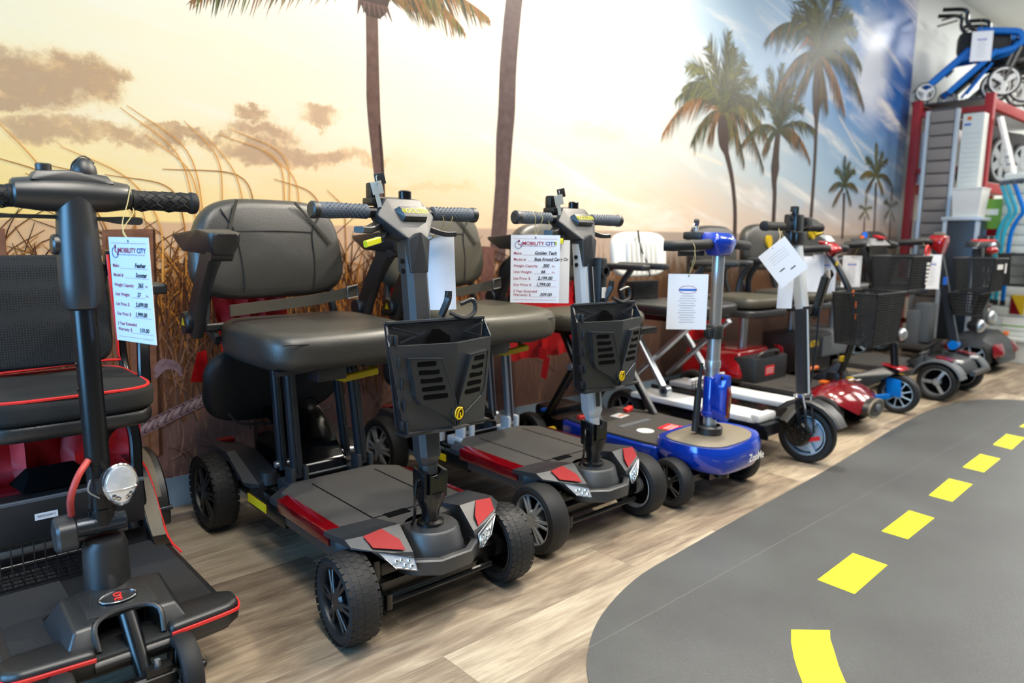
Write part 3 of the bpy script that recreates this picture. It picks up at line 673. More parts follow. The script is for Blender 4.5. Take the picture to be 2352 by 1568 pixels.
    b.hull([(-.033, .042, .985), (.033, .042, .985), (0, .036, 1.005), (-.033, .1, .985), (.033, .1, .985), (-.026, .04, .9), (.026, .04, .9), (-.026, .1, .9), (.026, .1, .9)], .003)
    b.build('control_head', t, ang=14)
    n = V((0, -.9, .62)); up = V((0, .62, .9))
    mx = frame((0.008, .083, 1.048), (1, 0, 0), up)
    b = MB('plastic_black'); b.T = mx
    b.hull([(-.05, .02, -.01), (.05, .02, -.01), (-.036, -.022, -.01), (.036, -.022, -.01), (-.04, .018, .012), (.04, .018, .012), (-.034, -.014, .012), (.034, -.014, .012)], .002)
    b.use('yellow_bright'); b.text('GOLDEN', .02, M.Translation((.008, .003, .0126)), bold=.0003, sx=.85); b.lathe([(.0005, 0), (.0065, 0)], (-.032, .003, .0126), (0, 0, 1), 14); b.use('plastic_black'); b.tube([(-.036, .0, .0128), (-.03, .005, .0128), (-.028, -.001, .0128)], .0008, 4)
    b.build('name_plate', t)
    b = MB('metal_black'); b.cyl((.022, .14, 1.085), (.022, .14, 1.112), .017, bev=.003); b.build('speed_knob', t)
    b = MB('metal_black'); b.box((-.062, .15, 1.08), (.05, .05, .02), bev=.005); b.box((-.06, .165, 1.105), (.03, .03, .05), bev=.008); b.build('key_switch', t)
    b = MB('key_metal'); k0 = V((-.082, .105, 1.105)); b.T = frame(k0, (.75, -.5, .2), (-.35, .1, .9))
    b.box((0, .008, 0), (.028, .032, .003), bev=.001); b.box((-.004, -.022, 0), (.011, .036, .002)); b.lathe([(.008, -.0008), (.01, -.0008), (.01, .0008), (.008, .0008)], (.006, .028, 0), (1, 0, .3), 14, closed=True); b.use('plastic_black'); b.box((.012, .028, -.004), (.026, .028, .005), bev=.002)
    b.build('key', t)
    b = MB('metal_black'); b.tube([(-.10, .13, 1.052), (.10, .13, 1.052)], .014, 14); b.build('handlebar', t)
    for s in (-1, 1):
        b = MB('rubber_grey'); b.lathe([(.014, 0), (.019, .004), (.018, .05), (.0205, .10), (.0195, .135), (.0195, .14)], (s * .098, .13, 1.054), (s, 0, 0), 20)
        for i in range(9):
            for j in range(9):
                a = -1.1 + j * .28; rr = .0198 + .0008 * (i / 9); b.ball((s * (.112 + i * .0125 + .006 * (j % 2)), .13 - rr * math.cos(a), 1.054 + rr * math.sin(a)), .0015, 6)
        b.use('plastic_black'); b.lathe([(.0205, .138), (.0215, .142), (.0215, .153), (.017, .157), (.001, .157)], (s * .098, .13, 1.054), (s, 0, 0), 20)
        b.build('hand_grip', t)
    b = MB('plastic_black'); b.bar([(-.075, .12, 1.02), (-.115, .10, 1.008), (-.15, .085, 1.008)], .03, .016, sm=4); b.bar([(-.06, .11, 1.0), (-.085, .09, .985), (-.1, .085, .985)], .02, .014); o = b.build('throttle_lever', t)
    b = MB('yellow_bright'); b.bar([(-.098, .075, .983), (-.15, .055, .973)], .012, .016); b.build('lever_tip', o)
    b = MB('plastic_black'); b.bar([(.075, .12, 1.015), (.12, .10, 1.0), (.15, .09, 1.0)], .028, .014, sm=4); b.build('brake_lever', t)
    # folded front basket
    b = MB('plastic_charcoal'); L, Rr = -.145, .158
    q = ((L, -.02, .785), (Rr, -.02, .78), (Rr - .012, -.005, .51), (L + .04, -.005, .515))
    b.slab(q, .006)
    b.use('metal_dark')
    for a_, c_ in (((-.13, .775), (-.05, .752)), ((-.11, .735), (-.035, .757)), ((.155, .77), (.085, .748)), ((.155, .73), (.085, .75))): b.tube([(a_[0], -.03, a_[1]), (c_[0], -.03, c_[1])], .0025, 5)
    b.tube([(L, -.026, .786), (Rr, -.026, .781)], .005, 6); b.use('dark_inner'); b.prism([(-.028, .725), (.045, .725), (.045, .74), (.01, .762), (-.01, .762), (-.028, .742)], -.0285, -.027, 'y')  # dark plate stands in for the shaded opening in the back panel
    bk = b.build('basket', t)
    yf = -.075
    b = MB('plastic_charcoal')
    tl, tr, bl, br_ = V((-.155, yf + .015, .735)), V((.157, yf + .015, .733)), V((-.103, yf + .03, .508)), V((.146, yf + .03, .505)); tm = V((.02, yf - .018, .732)); bm_ = V((.025, yf + .012, .506))
    f = [tl, tm, tr, br_, bm_, bl]; th = V((0, .014, 0))
    b.add([p for p in f] + [p + th for p in f], [[0, 1, 4, 5], [1, 2, 3, 4], [7, 6, 11, 10], [8, 7, 10, 9], [0, 6, 7, 1], [1, 7, 8, 2], [2, 8, 9, 3], [3, 9, 10, 4], [4, 10, 11, 5], [5, 11, 6, 0]])
    b.tube([bl, bm_, br_], .006, 8)
    b.build('front_panel', bk, ang=10)
    def fp(u, v, off=.0):   # point on the folded front panel, u in -1..1, v 0(top)..1(bottom)
        a = tl.lerp(bl, v); m = tm.lerp(bm_, v); c = tr.lerp(br_, v)
        return (m.lerp(a, -u) if u < 0 else m.lerp(c, u)) + V((0, -off, 0))
    b = MB('plastic_satin')
    for s in (-1, 1):
        ol = [(s * .80, .13), (s * .30, .15), (s * .035, .66), (s * .02, .95), (s * .18, .84), (s * .70, .66), (s * .78, .56)]
        out = [fp(u, v, .016) for u, v in ol]; ins = [fp(u * 1.02, v, -.002) for u, v in ol]
        k = len(ol); b.add(out + ins, [list(range(k))] + [[i, (i + 1) % k, k + (i + 1) % k, k + i] for i in range(k)])
    b.use('dark_inner')  # flat dark shapes stand in for the shade inside the slots
    for s in (-1, 1):
        for i in range(5):
            v = .20 + .094 * i; u0, u1 = s * (.40 - .05 * i), s * (.70 - .012 * i)
            a_ = fp(u0, v, .0168); c_ = fp(u1, v, .0168); dz = V((0, .0, .0062)); hb = V((0, -.0, 0))
            b.add([a_ + dz * .6 , a_ - dz * .6, a_ * .95 + c_ * .05 - dz, c_ * .95 + a_ * .05 - dz, c_ - dz * .6, c_ + dz * .6, c_ * .95 + a_ * .05 + dz, a_ * .95 + c_ * .05 + dz], [[0, 1, 2, 3, 4, 5, 6, 7]])
    b.use('metal_dark')  # lighter tubes put a highlight along the arm edges
    for s in (-1, 1): b.tube([fp(u, v, .0165) for u, v in [(s * .80, .13), (s * .30, .15), (s * .035, .66), (s * .02, .95), (s * .18, .84), (s * .70, .66), (s * .78, .56)]], .0014, 5, closed=True)
    b.use('plastic_black'); c0 = fp(0.02, .80, .012); b.lathe([(.021, .0), (.021, .008), (.001, .008)], c0, (0, -1, .1), 24)
    b.use('yellow'); c1 = c0 + V((0, -.0095, 0)); b.tube([c1 + V((.012 * math.cos(a), 0, .015 * math.sin(a))) for a in [x * 2 * PI / 16 for x in range(16)]], .002, 5, closed=True); b.tube([c1 + V((-.006, 0, -.012)), c1 + V((-.002, 0, .006)), c1 + V((.01, 0, .014))], .0025, 5, 4); b.tube([c1 + V((.004, 0, -.012)), c1 + V((.003, 0, .002))], .0025, 5)
    b.build('grille', bk, ang=20)
    b = MB('plastic_black')
    b.slab([(L, -.024, .78), (-.158, yf + .02, .735), (-.105, yf + .034, .508), (L + .04, -.01, .515)], .004); b.slab([(Rr, -.024, .78), (.157, yf + .02, .735), (.146, yf + .034, .508), (Rr - .012, -.01, .515)], .004)
    b.box((.02, -.035, .508), (.27, .05, .006))
    for i in range(5):
        z = .74 - .05 * i; p = V((L, -.03, .76)).lerp(V((L + .04, -.02, .52)), i / 4.4); b.box(p + V((-.002, -.02, -.01)), (.012, .016, .024), bev=.003); b.box(p + V((.003, -.032, -.012)), (.006, .012, .026), bev=.002)
    b.build('hinge_sides', bk)
    if True:
        b = MB('plastic_black'); b.bar([(.045, .01, .79), (.05, -.01, .83), (.052, -.012, .855)], .012, .018, sm=4); b.tube([(.05, -.02, .8), (.085, -.035, .785), (.12, -.035, .80), (.118, -.03, .83), (.085, -.02, .82)], .006, 6, 5); b.build('cup_hook', t)
    # seat group
    pv = (0, .62, 0)
    sc = MB(sw)
    sc.pad((-.003, .615, .661), .25, .25, .114, 4.6, .04, shp=lambda x, y: -.006 * (1 - x * x) + .012 * (y + 1) * .5)
    sc.use('seam'); sc.tube([(-.225, .375, .690), (0, .372, .682), (.225, .375, .690)], .0018, 5, 6); sc.build('seat', t)
    tilt = R(-8)
    b = yawed(MB(sw), R(5), pv); b.pad((-.008, .885, .942), .268, .165, .085, 4.2, .035, (PI / 2 + R(-6), 0, 0), dome=.012)
    for v in b.bm.verts: v.co.x = -.008 + (v.co.x + .008) * (1.03 - .17 * max(0, (v.co.z - .90) / .2) ** 1.3)
    b.build('backrest', t)
    q = yawed(MB('seam'), R(5), pv)
    fy = .885 - .0425 - .012
    def bp_(x, z): return (x, fy - .002 + (z - .945) * .1 + .010 * min(1, ((x / .22) ** 2 + ((z - .945) / .13) ** 2)), z)
    for pts in ([bp_(-.13, .80), bp_(-.135, .90), bp_(-.15, .995), bp_(-.19, 1.07)], [bp_(.125, .80), bp_(.13, .90), bp_(.13, 1.0), bp_(.17, 1.06)], [bp_(-.15, 1.0), bp_(0, 1.003), bp_(.13, 1.0)]): q.tube(pts, .0022, 5, 6)
    q.build('seam_piping', t)
    for pts in ([bp_(-.135, 1.1), bp_(-.15, 1.06), bp_(-.175, .985)], [bp_(.07, 1.1), bp_(.135, 1.03), bp_(.20, .96)]):
        q = yawed(MB('web'), R(5), pv); q.bar([V(p) + V((0, -.004, 0)) for p in pts], .010, .003, up=(0, -1, 0), sm=4); q.build('elastic_strap', t)
    b = yawed(MB('web'), R(5), pv); b.bar([(-.245, .70, .762), (-.1, .74, .765), (.08, .74, .776), (.235, .72, .802)], .003, .036, sm=5); b.use('key_metal'); b.bar([(.185, .715, .775), (.225, .715, .78), (.225, .715, .82), (.185, .715, .815)], .006, .004, closed=True); b.build('seat_belt', t)
    for s in (-1, 1):
        ax = arms[0 if s < 0 else 1]; arm_pad(t, s, (s * ax, .80 + s * .05, .728), (.50 + s * .05, .86 + s * .02), s * ax, .985)
    b = yawed(MB('plastic_black'), R(5), pv)
    b.box((0, .62, .605), (.40, .34, .02), bev=.006); b.bar([(-.24, .80, .66), (-.24, .885, .70), (-.22, .90, .84)], .03, .02, up=(1, 0, 0)); b.bar([(.24, .80, .66), (.24, .885, .70), (.22, .90, .84)], .03, .02, up=(1, 0, 0)); b.bar([(-arms[0], .83, .70), (arms[1], .83, .70)], .024, .024)
    b.box((-.19, .45, .603), (.1, .03, .012)); b.box((-.06, .47, .585), (.1, .06, .05), bev=.005); b.box((.1, .45, .6), (.1, .03, .02))
    b.build('seat_frame', t)
    b = yawed(MB('yellow'), R(0), pv); b.bar([(-.0, .52, .558), (.012, .47, .555), (.125, .47, .565), (.135, .52, .565)], .02, .022); b.build('seat_release', t)
    st = 'silver' if trim else 'metal_dark'
    for s in (-1, 1):
        for y0, y1, th in ((.55, .54, .034), (.655, .645, .026)):
            b = MB(st); b.bar([(s * .115, y0, .245), (s * .105 - .03, y1, .60)], th, .028, up=(0, 1, 0)); b.use('plastic_black'); b.bar([(s * .115 - .0, y0 - .016, .26), (s * .105 - .03, y1 - .016, .58)], .008, .004, up=(0, 1, 0))
            b.use('silver'); b.cyl((s * .115 - .024, y0, .262), (s * .115 + .024, y0, .262), .011, seg=12)
            b.build('seat_strut', t)
        b = MB('silver_paint' if trim else 'plastic_charcoal'); b.box((s * .115 - .022, .55, .25), (.014, .05, .06), bev=.004); b.box((s * .115 + .022, .55, .25), (.014, .05, .06), bev=.004); b.box((s * .115, .57, .215), (.075, .09, .035), bev=.005); b.cyl((s * .115 - .045, .66, .205), (s * .115 - .045, .66, .245), .026); b.build('strut_foot', t)
    # rear frame
    b = MB('metal_black'); b.prism([(-.17, .55), (.17, .55), (.17, .93), (-.17, .93)], .12, .2, bev=.008); b.box((-.215, .52, .18), (.03, .26, .05), bev=.005); b.box((.215, .52, .18), (.03, .26, .05), bev=.005); b.cyl((-.22, .915, .13), (.22, .915, .13), .016); b.box((0, .60, .212), (.3, .03, .03))
    b.use('yellow'); b.box((-.2315, .585, .178), (.002, .135, .026)); b.box((-.16, .80, .203), (.03, .03, .004))
    b.build('rear_frame', t)
    b = MB('gloss_black'); b.hull([(-.085, .58, .20), (.085, .58, .20), (-.085, .60, .26), (.085, .60, .26), (-.10, .84, .42), (.10, .84, .42), (-.10, .92, .42), (.10, .92, .42), (-.1, .92, .2), (.1, .92, .2)], .01); b.use('silver'); b.box((0, .585, .232), (.15, .004, .004)); b.build('battery_case', t)
    for s in (-1, 1):
        b = MB('plastic_charcoal')
        S = [(.12, (.66, .19), (.66, .225), (.85, .265), (.98, .26), (1.03, .2), (.98, .19), (.8, .19)), (.2, (.64, .19), (.64, .215), (.83, .282), (.98, .28), (1.05, .2), (1.0, .21), (.8, .235)), (.225, (.7, .2), (.7, .21), (.84, .278), (.98, .278), (1.05, .2), (1.0, .215), (.82, .25))]
        b.loft([[(s * x, p[0], p[1]) for p in pr] for x, *pr in S]); b.use('red_gloss'); b.box((s * .17, .99, .275), (.05, .04, .012)); b.build('rear_fender', t, ang=25)
    # pouch and red bag behind the seat
    b = yawed(MB('bag_black'), R(5), pv); b.pad((-.02, .86, .50), .25, .135, .06, 3.2, .028, (PI / 2 + R(8), 0, 0), dome=.01); b.use('seam'); b.tube([(-.22, .80, .42), (-.17, .79, .38), (0, .785, .365), (.15, .79, .38)], .004, 6, 5); b.build('under_seat_pouch', t)
    b = MB('red_cloth'); rb = []
    for i in range(15):
        x = -.2 + .02 * i; rb.append((x, .985 + .012 * math.sin(i * 1.9)))
    vs = []; 
    for j in range(9):
        z = .82 - .03 * j
        for i, (x, y) in enumerate(rb): vs.append((x * (1 - .02 * j), y + .006 * math.sin(i * 2.3 + j), z))
    b.add(vs, [[j * 15 + i, j * 15 + i + 1, (j + 1) * 15 + i + 1, (j + 1) * 15 + i] for j in range(8) for i in range(14)])
    b.hull([(-.26, .96, .60), (-.285, .97, .50), (-.22, .99, .60), (-.22, .98, .49), (-.24, 1.0, .49)]); b.hull([(.2, .96, .60), (.23, .97, .44), (.17, .99, .60), (.17, .98, .42), (.2, 1.0, .44)])
    b.build('red_seat_bag', t)

g1 = thing('mobility_scooter', 'charcoal folding mobility scooter with black wheels and dark tiller column, second from left', 'mobility scooter', (1.065, 1.495, 0))
golden(g1, 'plastic_charcoal', False, 'plastic_black', (.335, .30), 34, R(-4), 'vinyl', False)
g2 = thing('mobility_scooter', 'charcoal folding mobility scooter with silver alloy wheels and silver tiller column', 'mobility scooter', (1.775, 1.55, 0))
golden(g2, 'silver_paint', True, 'alloy', (.30, .285), 0, R(-4), 'vinyl_tan', True)
def feather():
    t = thing('mobility_scooter', 'black lightweight mobility scooter with red piped mesh seat and round headlamp, leftmost of the row', 'mobility scooter', (.35, 1.60, 0))
    py = .145
    for s in (-1, 1):
        wx = -.138 if s < 0 else .084
        wheel(t, (wx, -.10, .078), .078, .043, 'plastic_black', -1, R(-3), 0, 5, 'front_wheel')
        wheel(t, (s * .245, .80, .15), .15, .062, 'plastic_black', s, 0, 0, 10, 'rear_wheel')
        b = MB('metal_black'); b.cyl((wx - .02, -.10, .078), (wx + .042, -.10, .078), .009, bev=.003); b.build('axle_nut', t)
        b = MB('plastic_black')

        P = [V((s * .245, .80 + .165 * math.cos(R(a)), .15 + .165 * math.sin(R(a)))) for a in range(0, 200, 10)]
        vs = []
        for p in P:
            d = (p - V((s * .245, .80, .15))).normalized()
            for x, h in ((-.036, -.004), (-.03, .004), (.03, .004), (.036, -.004), (.03, -.001), (-.03, -.001)): vs.append(p + V((x, 0, 0)) + d * h)
        b.add(vs, [[i * 6 + q, i * 6 + (q + 1) % 6, i * 6 + 6 + (q + 1) % 6, i * 6 + 6 + q] for i in range(len(P) - 1) for q in range(6)])
        b.use('bumper_tan'); vs = []
        for p in P[6:17]:
            d = (p - V((s * .245, .80, .15))).normalized()
            for x in (-.013, .013): vs.append(p + V((x, 0, 0)) + d * .0052)
        b.add(vs, [[2 * i, 2 * i + 1, 2 * i + 3, 2 * i + 2] for i in range(10)]); b.use('metal_dark'); b.cyl((s * .215, .635, .17), (s * .285, .635, .17), .008)
        b.build('mudguard', t)
    # deck
    b = MB('plastic_black'); b.prism([(-.215, .0), (-.2, -.045), (-.075, -.06), (.075, -.06), (.2, -.045), (.215, 0), (.215, .48), (.2, .60), (-.2, .60), (-.215, .48)], .105, .148, bev=.012)
    b.use('grip_black'); 
    for s in (-1, 1): b.prism([(s * .198, .02), (s * .125, .02), (s * .125, .18), (s * .06, .24), (s * .06, .47), (s * .198, .47)], .146, .151)
    b.build('deck', t)
    for s in (-1, 1):
        b = MB('plastic_black'); b.prism([(s * .07, -.062), (s * .2, -.05), (s * .228, -.03), (s * .232, .02), (s * .2, .04), (s * .07, .04)], .112, .165, bev=.014, seg=3); b.build('bumper', t)
        b = MB('red_trim'); b.bar([(s * .072, -.0635, .148), (s * .2, -.0515, .148), (s * .226, -.034, .148), (s * .2335, .0, .148)], .004, .008, sm=4); b.build('bumper_stripe', t)
        b = MB('red_trim'); b.tube([(s * .2165, .34, .15), (s * .217, .44, .152), (s * .222, .52, .19), (s * .222, .62, .29), (s * .215, .70, .33)], .0035, 6, 4); b.build('frame_stripe', t)
        b = MB('metal_black'); b.sweep([(s * .195, .42, .135), (s * .2, .50, .16), (s * .2, .60, .26), (s * .19, .67, .31), (s * .17, .80, .30)], [(-.02, -.016), (.02, -.016), (.024, 0), (.02, .016), (-.02, .016), (-.024, 0)], 5, up=(0, -.7, .7))
        b.use('bumper_tan'); b.sweep([(s * .198, .46, .160), (s * .2, .50, .18), (s * .2, .59, .27), (s * .193, .65, .318)], [(-.017, -.003), (.017, -.003), (.017, .003), (-.017, .003)], 3, up=(0, -.7, .7)); b.build('side_frame', t)
    # steering cowl with notch
    b = MB('plastic_satin'); 

    for s in (-1, 1):
        b.hull([(s * .062, -.045, .14), (s * .125, -.04, .14), (s * .062, -.012, .196), (s * .098, -.01, .194), (s * .132, .16, .145), (s * .04, .16, .145), (s * .1, .12, .214), (s * .04, .12, .216), (s * .062, .0, .198)], .006, 3)
    b.hull([(-.07, .012, .2), (.07, .012, .2), (-.07, .12, .216), (.07, .12, .216), (-.07, .02, .186), (.07, .02, .186), (-.07, .15, .16), (.07, .15, .16)], .004)
    b.use('plastic_black'); b.tube([(-.062, -.04, .15), (-.062, -.014, .192), (-.03, .010, .2), (.03, .010, .2), (.062, -.014, .192), (.062, -.04, .15)], .006, 8, 3); b.tube([(-.075, -.052, .128), (.075, -.052, .128)], .014, 12)
    b.build('steering_cowl', t, ang=30)
    b = MB('chrome'); b.T = frame((-.0, .058, .2085), (1, 0, 0), (0, 1, .12)); n = 28
    b.tube([(.036 * math.cos(2 * PI * i / n), .022 * math.sin(2 * PI * i / n), .002) for i in range(n)], .002, 6, closed=True); b.use('plastic_black'); b.add([(.035 * math.cos(2 * PI * i / n), .021 * math.sin(2 * PI * i / n), .0015) for i in range(n)], [list(range(n))])
    b.use('red_trim'); b.tube([(.006, .014, .0025), (-.006, .012, .0025), (-.004, .003, .0025), (.005, .003, .0025), (.004, -.006, .0025), (-.007, -.006, .0025), (-.008, -.014, .0025)], .0016, 5, 4); b.tube([(.008, .012, .0025), (.003, -.004, .0025), (.005, -.012, .0025), (-.003, -.013, .0025)], .0014, 5, 4); b.build('badge', t)
    # fork and lower post
    b = MB('metal_black'); b.cyl((.0, -.01, .2), (.01, -.095, .075), .018, seg=16); b.bar([(-.12, -.10, .083), (.07, -.10, .083)], .03, .03); b.box((.055, .05, .16), (.02, .02, .08)); b.box((.03, -.10, .105), (.05, .03, .012)); b.use('silver'); b.cyl((.03, -.1, .11), (.03, -.1, .125), .006, seg=8); b.build('steering_fork', t)
    b = MB('plastic_black'); b.lathe([(.047, .19), (.046, .30), (.04, .318), (.03, .322), (.001, .322)], (0, py, 0), (0, 0, 1), 32); b.build('lower_post', t)
    b = MB('metal_dark'); b.cyl((-.055, py, .352), (.045, py - .005, .352), .021, bev=.003); b.lathe([(.024, .0), (.024, .006), (.02, .006), (.02, 0)], (-.02, py, .352), (1, 0, 0), 20, closed=True); b.lathe([(.024, .0), (.024, .006), (.02, .006), (.02, 0)], (.02, py, .352), (1, 0, 0), 20, closed=True); b.build('tilt_clamp', t)
    b = MB('plastic_charcoal'); n = 20
    b.loft([[(-.055 - h, py + (r + .003 * math.cos(5 * a)) * math.cos(a), .345 + (r + .003 * math.cos(5 * a)) * math.sin(a)) for a in [2 * PI * i / 40 for i in range(40)]] for h, r in ((0, .034), (.004, .039), (.034, .039), (.04, .033))]); b.build('clamp_knob', t)
    b = MB('cable_red'); b.tube([(-.02, py + .0, .50), (-.045, py - .02, .475), (-.062, py - .02, .43), (-.06, py, .385)], .0072, 10, 6); b.build('cable', t)
    b = MB('metal_black'); b.cyl((0, py + .005, .345), (-.0, py + .035, .85), .0245, seg=32); b.cyl((0, py + .003, .35), (0, py + .006, .385), .028, seg=32)
    for z in (.655, .71): b.cyl((-.026, py + .026, z), (-.02, py + .026, z), .006, seg=10)
    b.build('tiller_tube', t)
    b = MB('plastic_satin'); b.lathe([(.001, 0), (.026, 0), (.036, .006), (.0405, .02), (.043, .06), (.0405, .16), (.036, .245)], (0, py + .038, .826), (0, 0, 1), 40); b.cyl((-.05, py + .04, .968), (-.03, py + .04, .968), .022, bev=.004); b.build('tiller_sleeve', t)
    # lamp
    b = MB('plastic_black'); b.lathe([(.012, .05), (.03, .03), (.037, .0)], (.022, py - .055, .455), (.05, 1, 0), 28); b.box((.0, py - .025, .445), (.03, .03, .03), bev=.004); b.use('silver'); b.tube([(-.01, py - .03, .42), (-.03, py - .03, .44), (-.025, py - .03, .465)], .002, 5, 5); b.build('headlamp', t)
    q = MB('lens'); mx = frame((.026, py - .062, .452), (1, .12, 0), (0, .05, 1)); q.T = mx
    n = 32; o_ = [(.034 * math.cos(a) * (1 - .22 * max(0, -math.sin(a))), .044 * math.sin(a), 0) for a in [2 * PI * i / n for i in range(n)]]
    q.loft([[(x, y, -.01) for x, y, _ in o_], [(x, y, .0) for x, y, _ in o_], [(x * .9, y * .9, .006) for x, y, _ in o_], [(x * .5, y * .5, .010) for x, y, _ in o_]])
    q.use('chrome'); q.tube([(x, y, .001) for x, y, _ in o_], .0035, 6, closed=True); q.tube([(-.03, -.008, .008), (0, -.010, .011), (.03, -.008, .008)], .0015, 5)
    for i in range(5): q.ball((-.016 + .008 * i, -.022 - .004 * (i % 2), .007), .006, 8, (1, 1.3, .4))
    q.build('lamp_lens', t)
    # handlebar
    hy, hz = py + .045, 1.073
    b = MB('plastic_satin')
    S = [(-.112, .026), (-.108, .030), (-.06, .036), (0, .038), (.06, .035), (.104, .028), (.108, .024)]
    P = []
    for x, r in [(a, c) for a, c in S]: P.append([(x, hy + r * 1.15 * math.cos(2 * PI * i / 28), hz + r * math.sin(2 * PI * i / 28)) for i in range(28)])
    b.loft(P); b.build('handlebar_body', t)
    b = MB('plastic_satin'); b.hull([(-.082, hy - .03, hz + .026), (.075, hy - .03, hz + .024), (-.082, hy + .035, hz + .026), (.075, hy + .035, hz + .024), (-.07, hy - .022, hz + .046), (-.01, hy - .024, hz + .050), (.062, hy - .02, hz + .042), (-.07, hy + .03, hz + .046), (.062, hy + .03, hz + .042), (0, hy + .03, hz + .05)], .004); b.build('dash_panel', t)
    b = MB('plastic_black'); b.lathe([(.013, 0), (.015, .002), (.015, .014), (.013, .016), (.001, .016)], (-.052, hy, hz + .046), (0, 0, 1), 24); b.build('speed_knob', t)
    b = MB('plastic_black'); b.lathe([(.025, 0), (.025, .006), (.023, .016), (.016, .028), (.006, .034), (.001, .034)], (.022, hy, hz + .044), (0, 0, 1), 28); b.use('chrome'); b.tube([(.022 - .0255, hy, hz + .05), (.022 - .02, hy - .004, hz + .068), (.022, hy - .006, hz + .082), (.022 + .02, hy - .004, hz + .068)], .0016, 5, 5); b.build('bell', t)
    for s in (-1, 1):
        b = MB('rubber'); b.lathe([(.02, 0), (.0235, .003), (.0235, .010), (.0215, .012), (.0215, .125), (.0245, .128), (.0255, .134), (.024, .142), (.02, .145), (.001, .145)], (s * .108, hy, hz - .006), (s, 0, -.02), 32)
        for k in range(4):
            for j in range(4):
                a = R(-60 + 50 * j + (25 if k % 2 else 0)); cx_ = s * (.13 + .029 * k) ; r = .0222; rr = R(14)
                d = [(cx_ - s * .012, 0), (cx_, 1), (cx_ + s * .012, 0), (cx_, -1)]
                pts = [(x, hy - r * math.cos(a + v * R(22)), hz - .0085 + r * math.sin(a + v * R(22))) for x, v in d]
                b.tube(pts, .0022, 5, closed=True)
        b.build('hand_grip', t)
    b = MB('plastic_black'); b.sweep([(-.30, hy, hz - .05), (-.2, hy + .0, hz - .044), (-.165, hy, hz - .046), (-.12, hy, hz - .047), (0, hy, hz - .048), (.05, hy, hz - .05), (.085, hy, hz - .052), (.12, hy, hz - .053)], [(-.010, -.006), (.010, -.006), (.010, .006), (-.010, .006)], 4, up=(0, 0, 1), scale=[1.5, 1.5, 1.3, .7, .7, .7, 1.35, 1.4]); b.cyl((.122, hy - .01, hz - .053), (.122, hy + .01, hz - .053), .0085, seg=14); b.build('throttle_lever', t)
    # seat
    b = MB('fabric_black'); b.pad((0, .56, .575), .2, .21, .06, 5, .016, dome=.008, shp=lambda x, y: -.008 * (1 - abs(x))); b.use('vinyl_black'); b.pad((0, .56, .525), .195, .2, .045, 5, .016); b.build('seat', t)
    b = MB('red_trim'); n = 44; ol = []
    for i in range(n):
        a = 2 * PI * i / n; ca, sa = math.cos(a), math.sin(a)
        ol.append((math.copysign(abs(ca) ** .4, ca) * .190, .56 + math.copysign(abs(sa) ** .4, sa) * .2, .602))
    b.tube(ol, .0042, 6, closed=True); b.build('seat_piping', t)
    mat('mesh_seat', (20, 22, 25), .8, bump=.5, bscale=900)
    mk = MATS['mesh_seat']; nt = mk.node_tree; bs = nt.nodes['Principled BSDF']; tc = nt.nodes.new('ShaderNodeTexCoord'); vo = nt.nodes.new('ShaderNodeTexVoronoi'); vo.inputs['Scale'].default_value = 150; vo.inputs['Randomness'].default_value = .15
    nt.links.new(tc.outputs['Object'], vo.inputs['Vector']); cr = nt.nodes.new('ShaderNodeValToRGB'); cr.color_ramp.elements[0].position = .3; cr.color_ramp.elements[0].color = lin((5, 6, 6)); cr.color_ramp.elements[1].position = .5; cr.color_ramp.elements[1].color = lin((36, 39, 41)); nt.links.new(vo.outputs['Distance'], cr.inputs[0]); nt.links.new(cr.outputs[0], bs.inputs['Base Color'])
    by = .73
    b = MB('mesh_seat'); b.pad((-.01, by, .775), .185, .155, .03, 7, .012, (PI / 2 + R(-4), 0, 0), dome=.004); b.build('backrest', t)
    b = MB('red_trim'); b.tube([(.172, by - .026, .93), (.178, by - .022, .80), (.185, by - .016, .64), (.15, by - .016, .626), (-.2, by - .016, .615)], .0042, 6, 2); b.build('backrest_piping', t)
    b = MB('metal_black')
    for s in (-1, 1):
        b.tube([(s * .195, by + .02, .93), (s * .2, by + .02, .8), (s * .205, by + .01, .60), (s * .205, .62, .53)], .013, 10, 4); b.box((s * .185, by + .0, .905), (.03, .045, .075), bev=.008)
    b.tube([(-.2, by + .02, .9), (.2, by + .02, .9)], .01, 8); b.build('backrest_frame', t)
    for s in (-1, 1):
        b = MB('plastic_black'); b.box((s * .25, .62, .84), (.05, .2, .03), bev=.01, seg=3); b.use('metal_black'); b.bar([(s * .24, .62, .83), (s * .205, .53, .68), (s * .2, .52, .55)], .024, .03, up=(1, 0, 0), sm=3); b.build('armrest', t)
    b = MB('metal_black'); b.bar([(.17, .62, .5), (.185, .60, .42), (.18, .58, .30), (.18, .55, .2)], .028, .03, up=(1, 0, 0), sm=4); b.bar([(-.17, .62, .5), (-.185, .60, .42), (-.18, .58, .30), (-.18, .55, .2)], .028, .03, up=(1, 0, 0), sm=4); b.bar([(.15, .60, .47), (.12, .64, .42), (.12, .68, .33)], .022, .02, up=(1, 0, 0), sm=4); b.cyl((-.22, .80, .15), (.22, .80, .15), .015); b.box((0, .60, .495), (.36, .3, .014)); b.build('seat_frame', t)
    b = MB('red_cloth'); vs = []; n = 17
    for j in range(10):
        for i in range(n): vs.append((-.24 + .03 * i, .76 + .018 * math.sin(i * 1.3 + .5 * j) + .01 * math.sin(i * 2.9), .56 - .032 * j))
    b.add(vs, [[j * n + i, j * n + i + 1, (j + 1) * n + i + 1, (j + 1) * n + i] for j in range(9) for i in range(n - 1)]); b.build('red_bag', t)
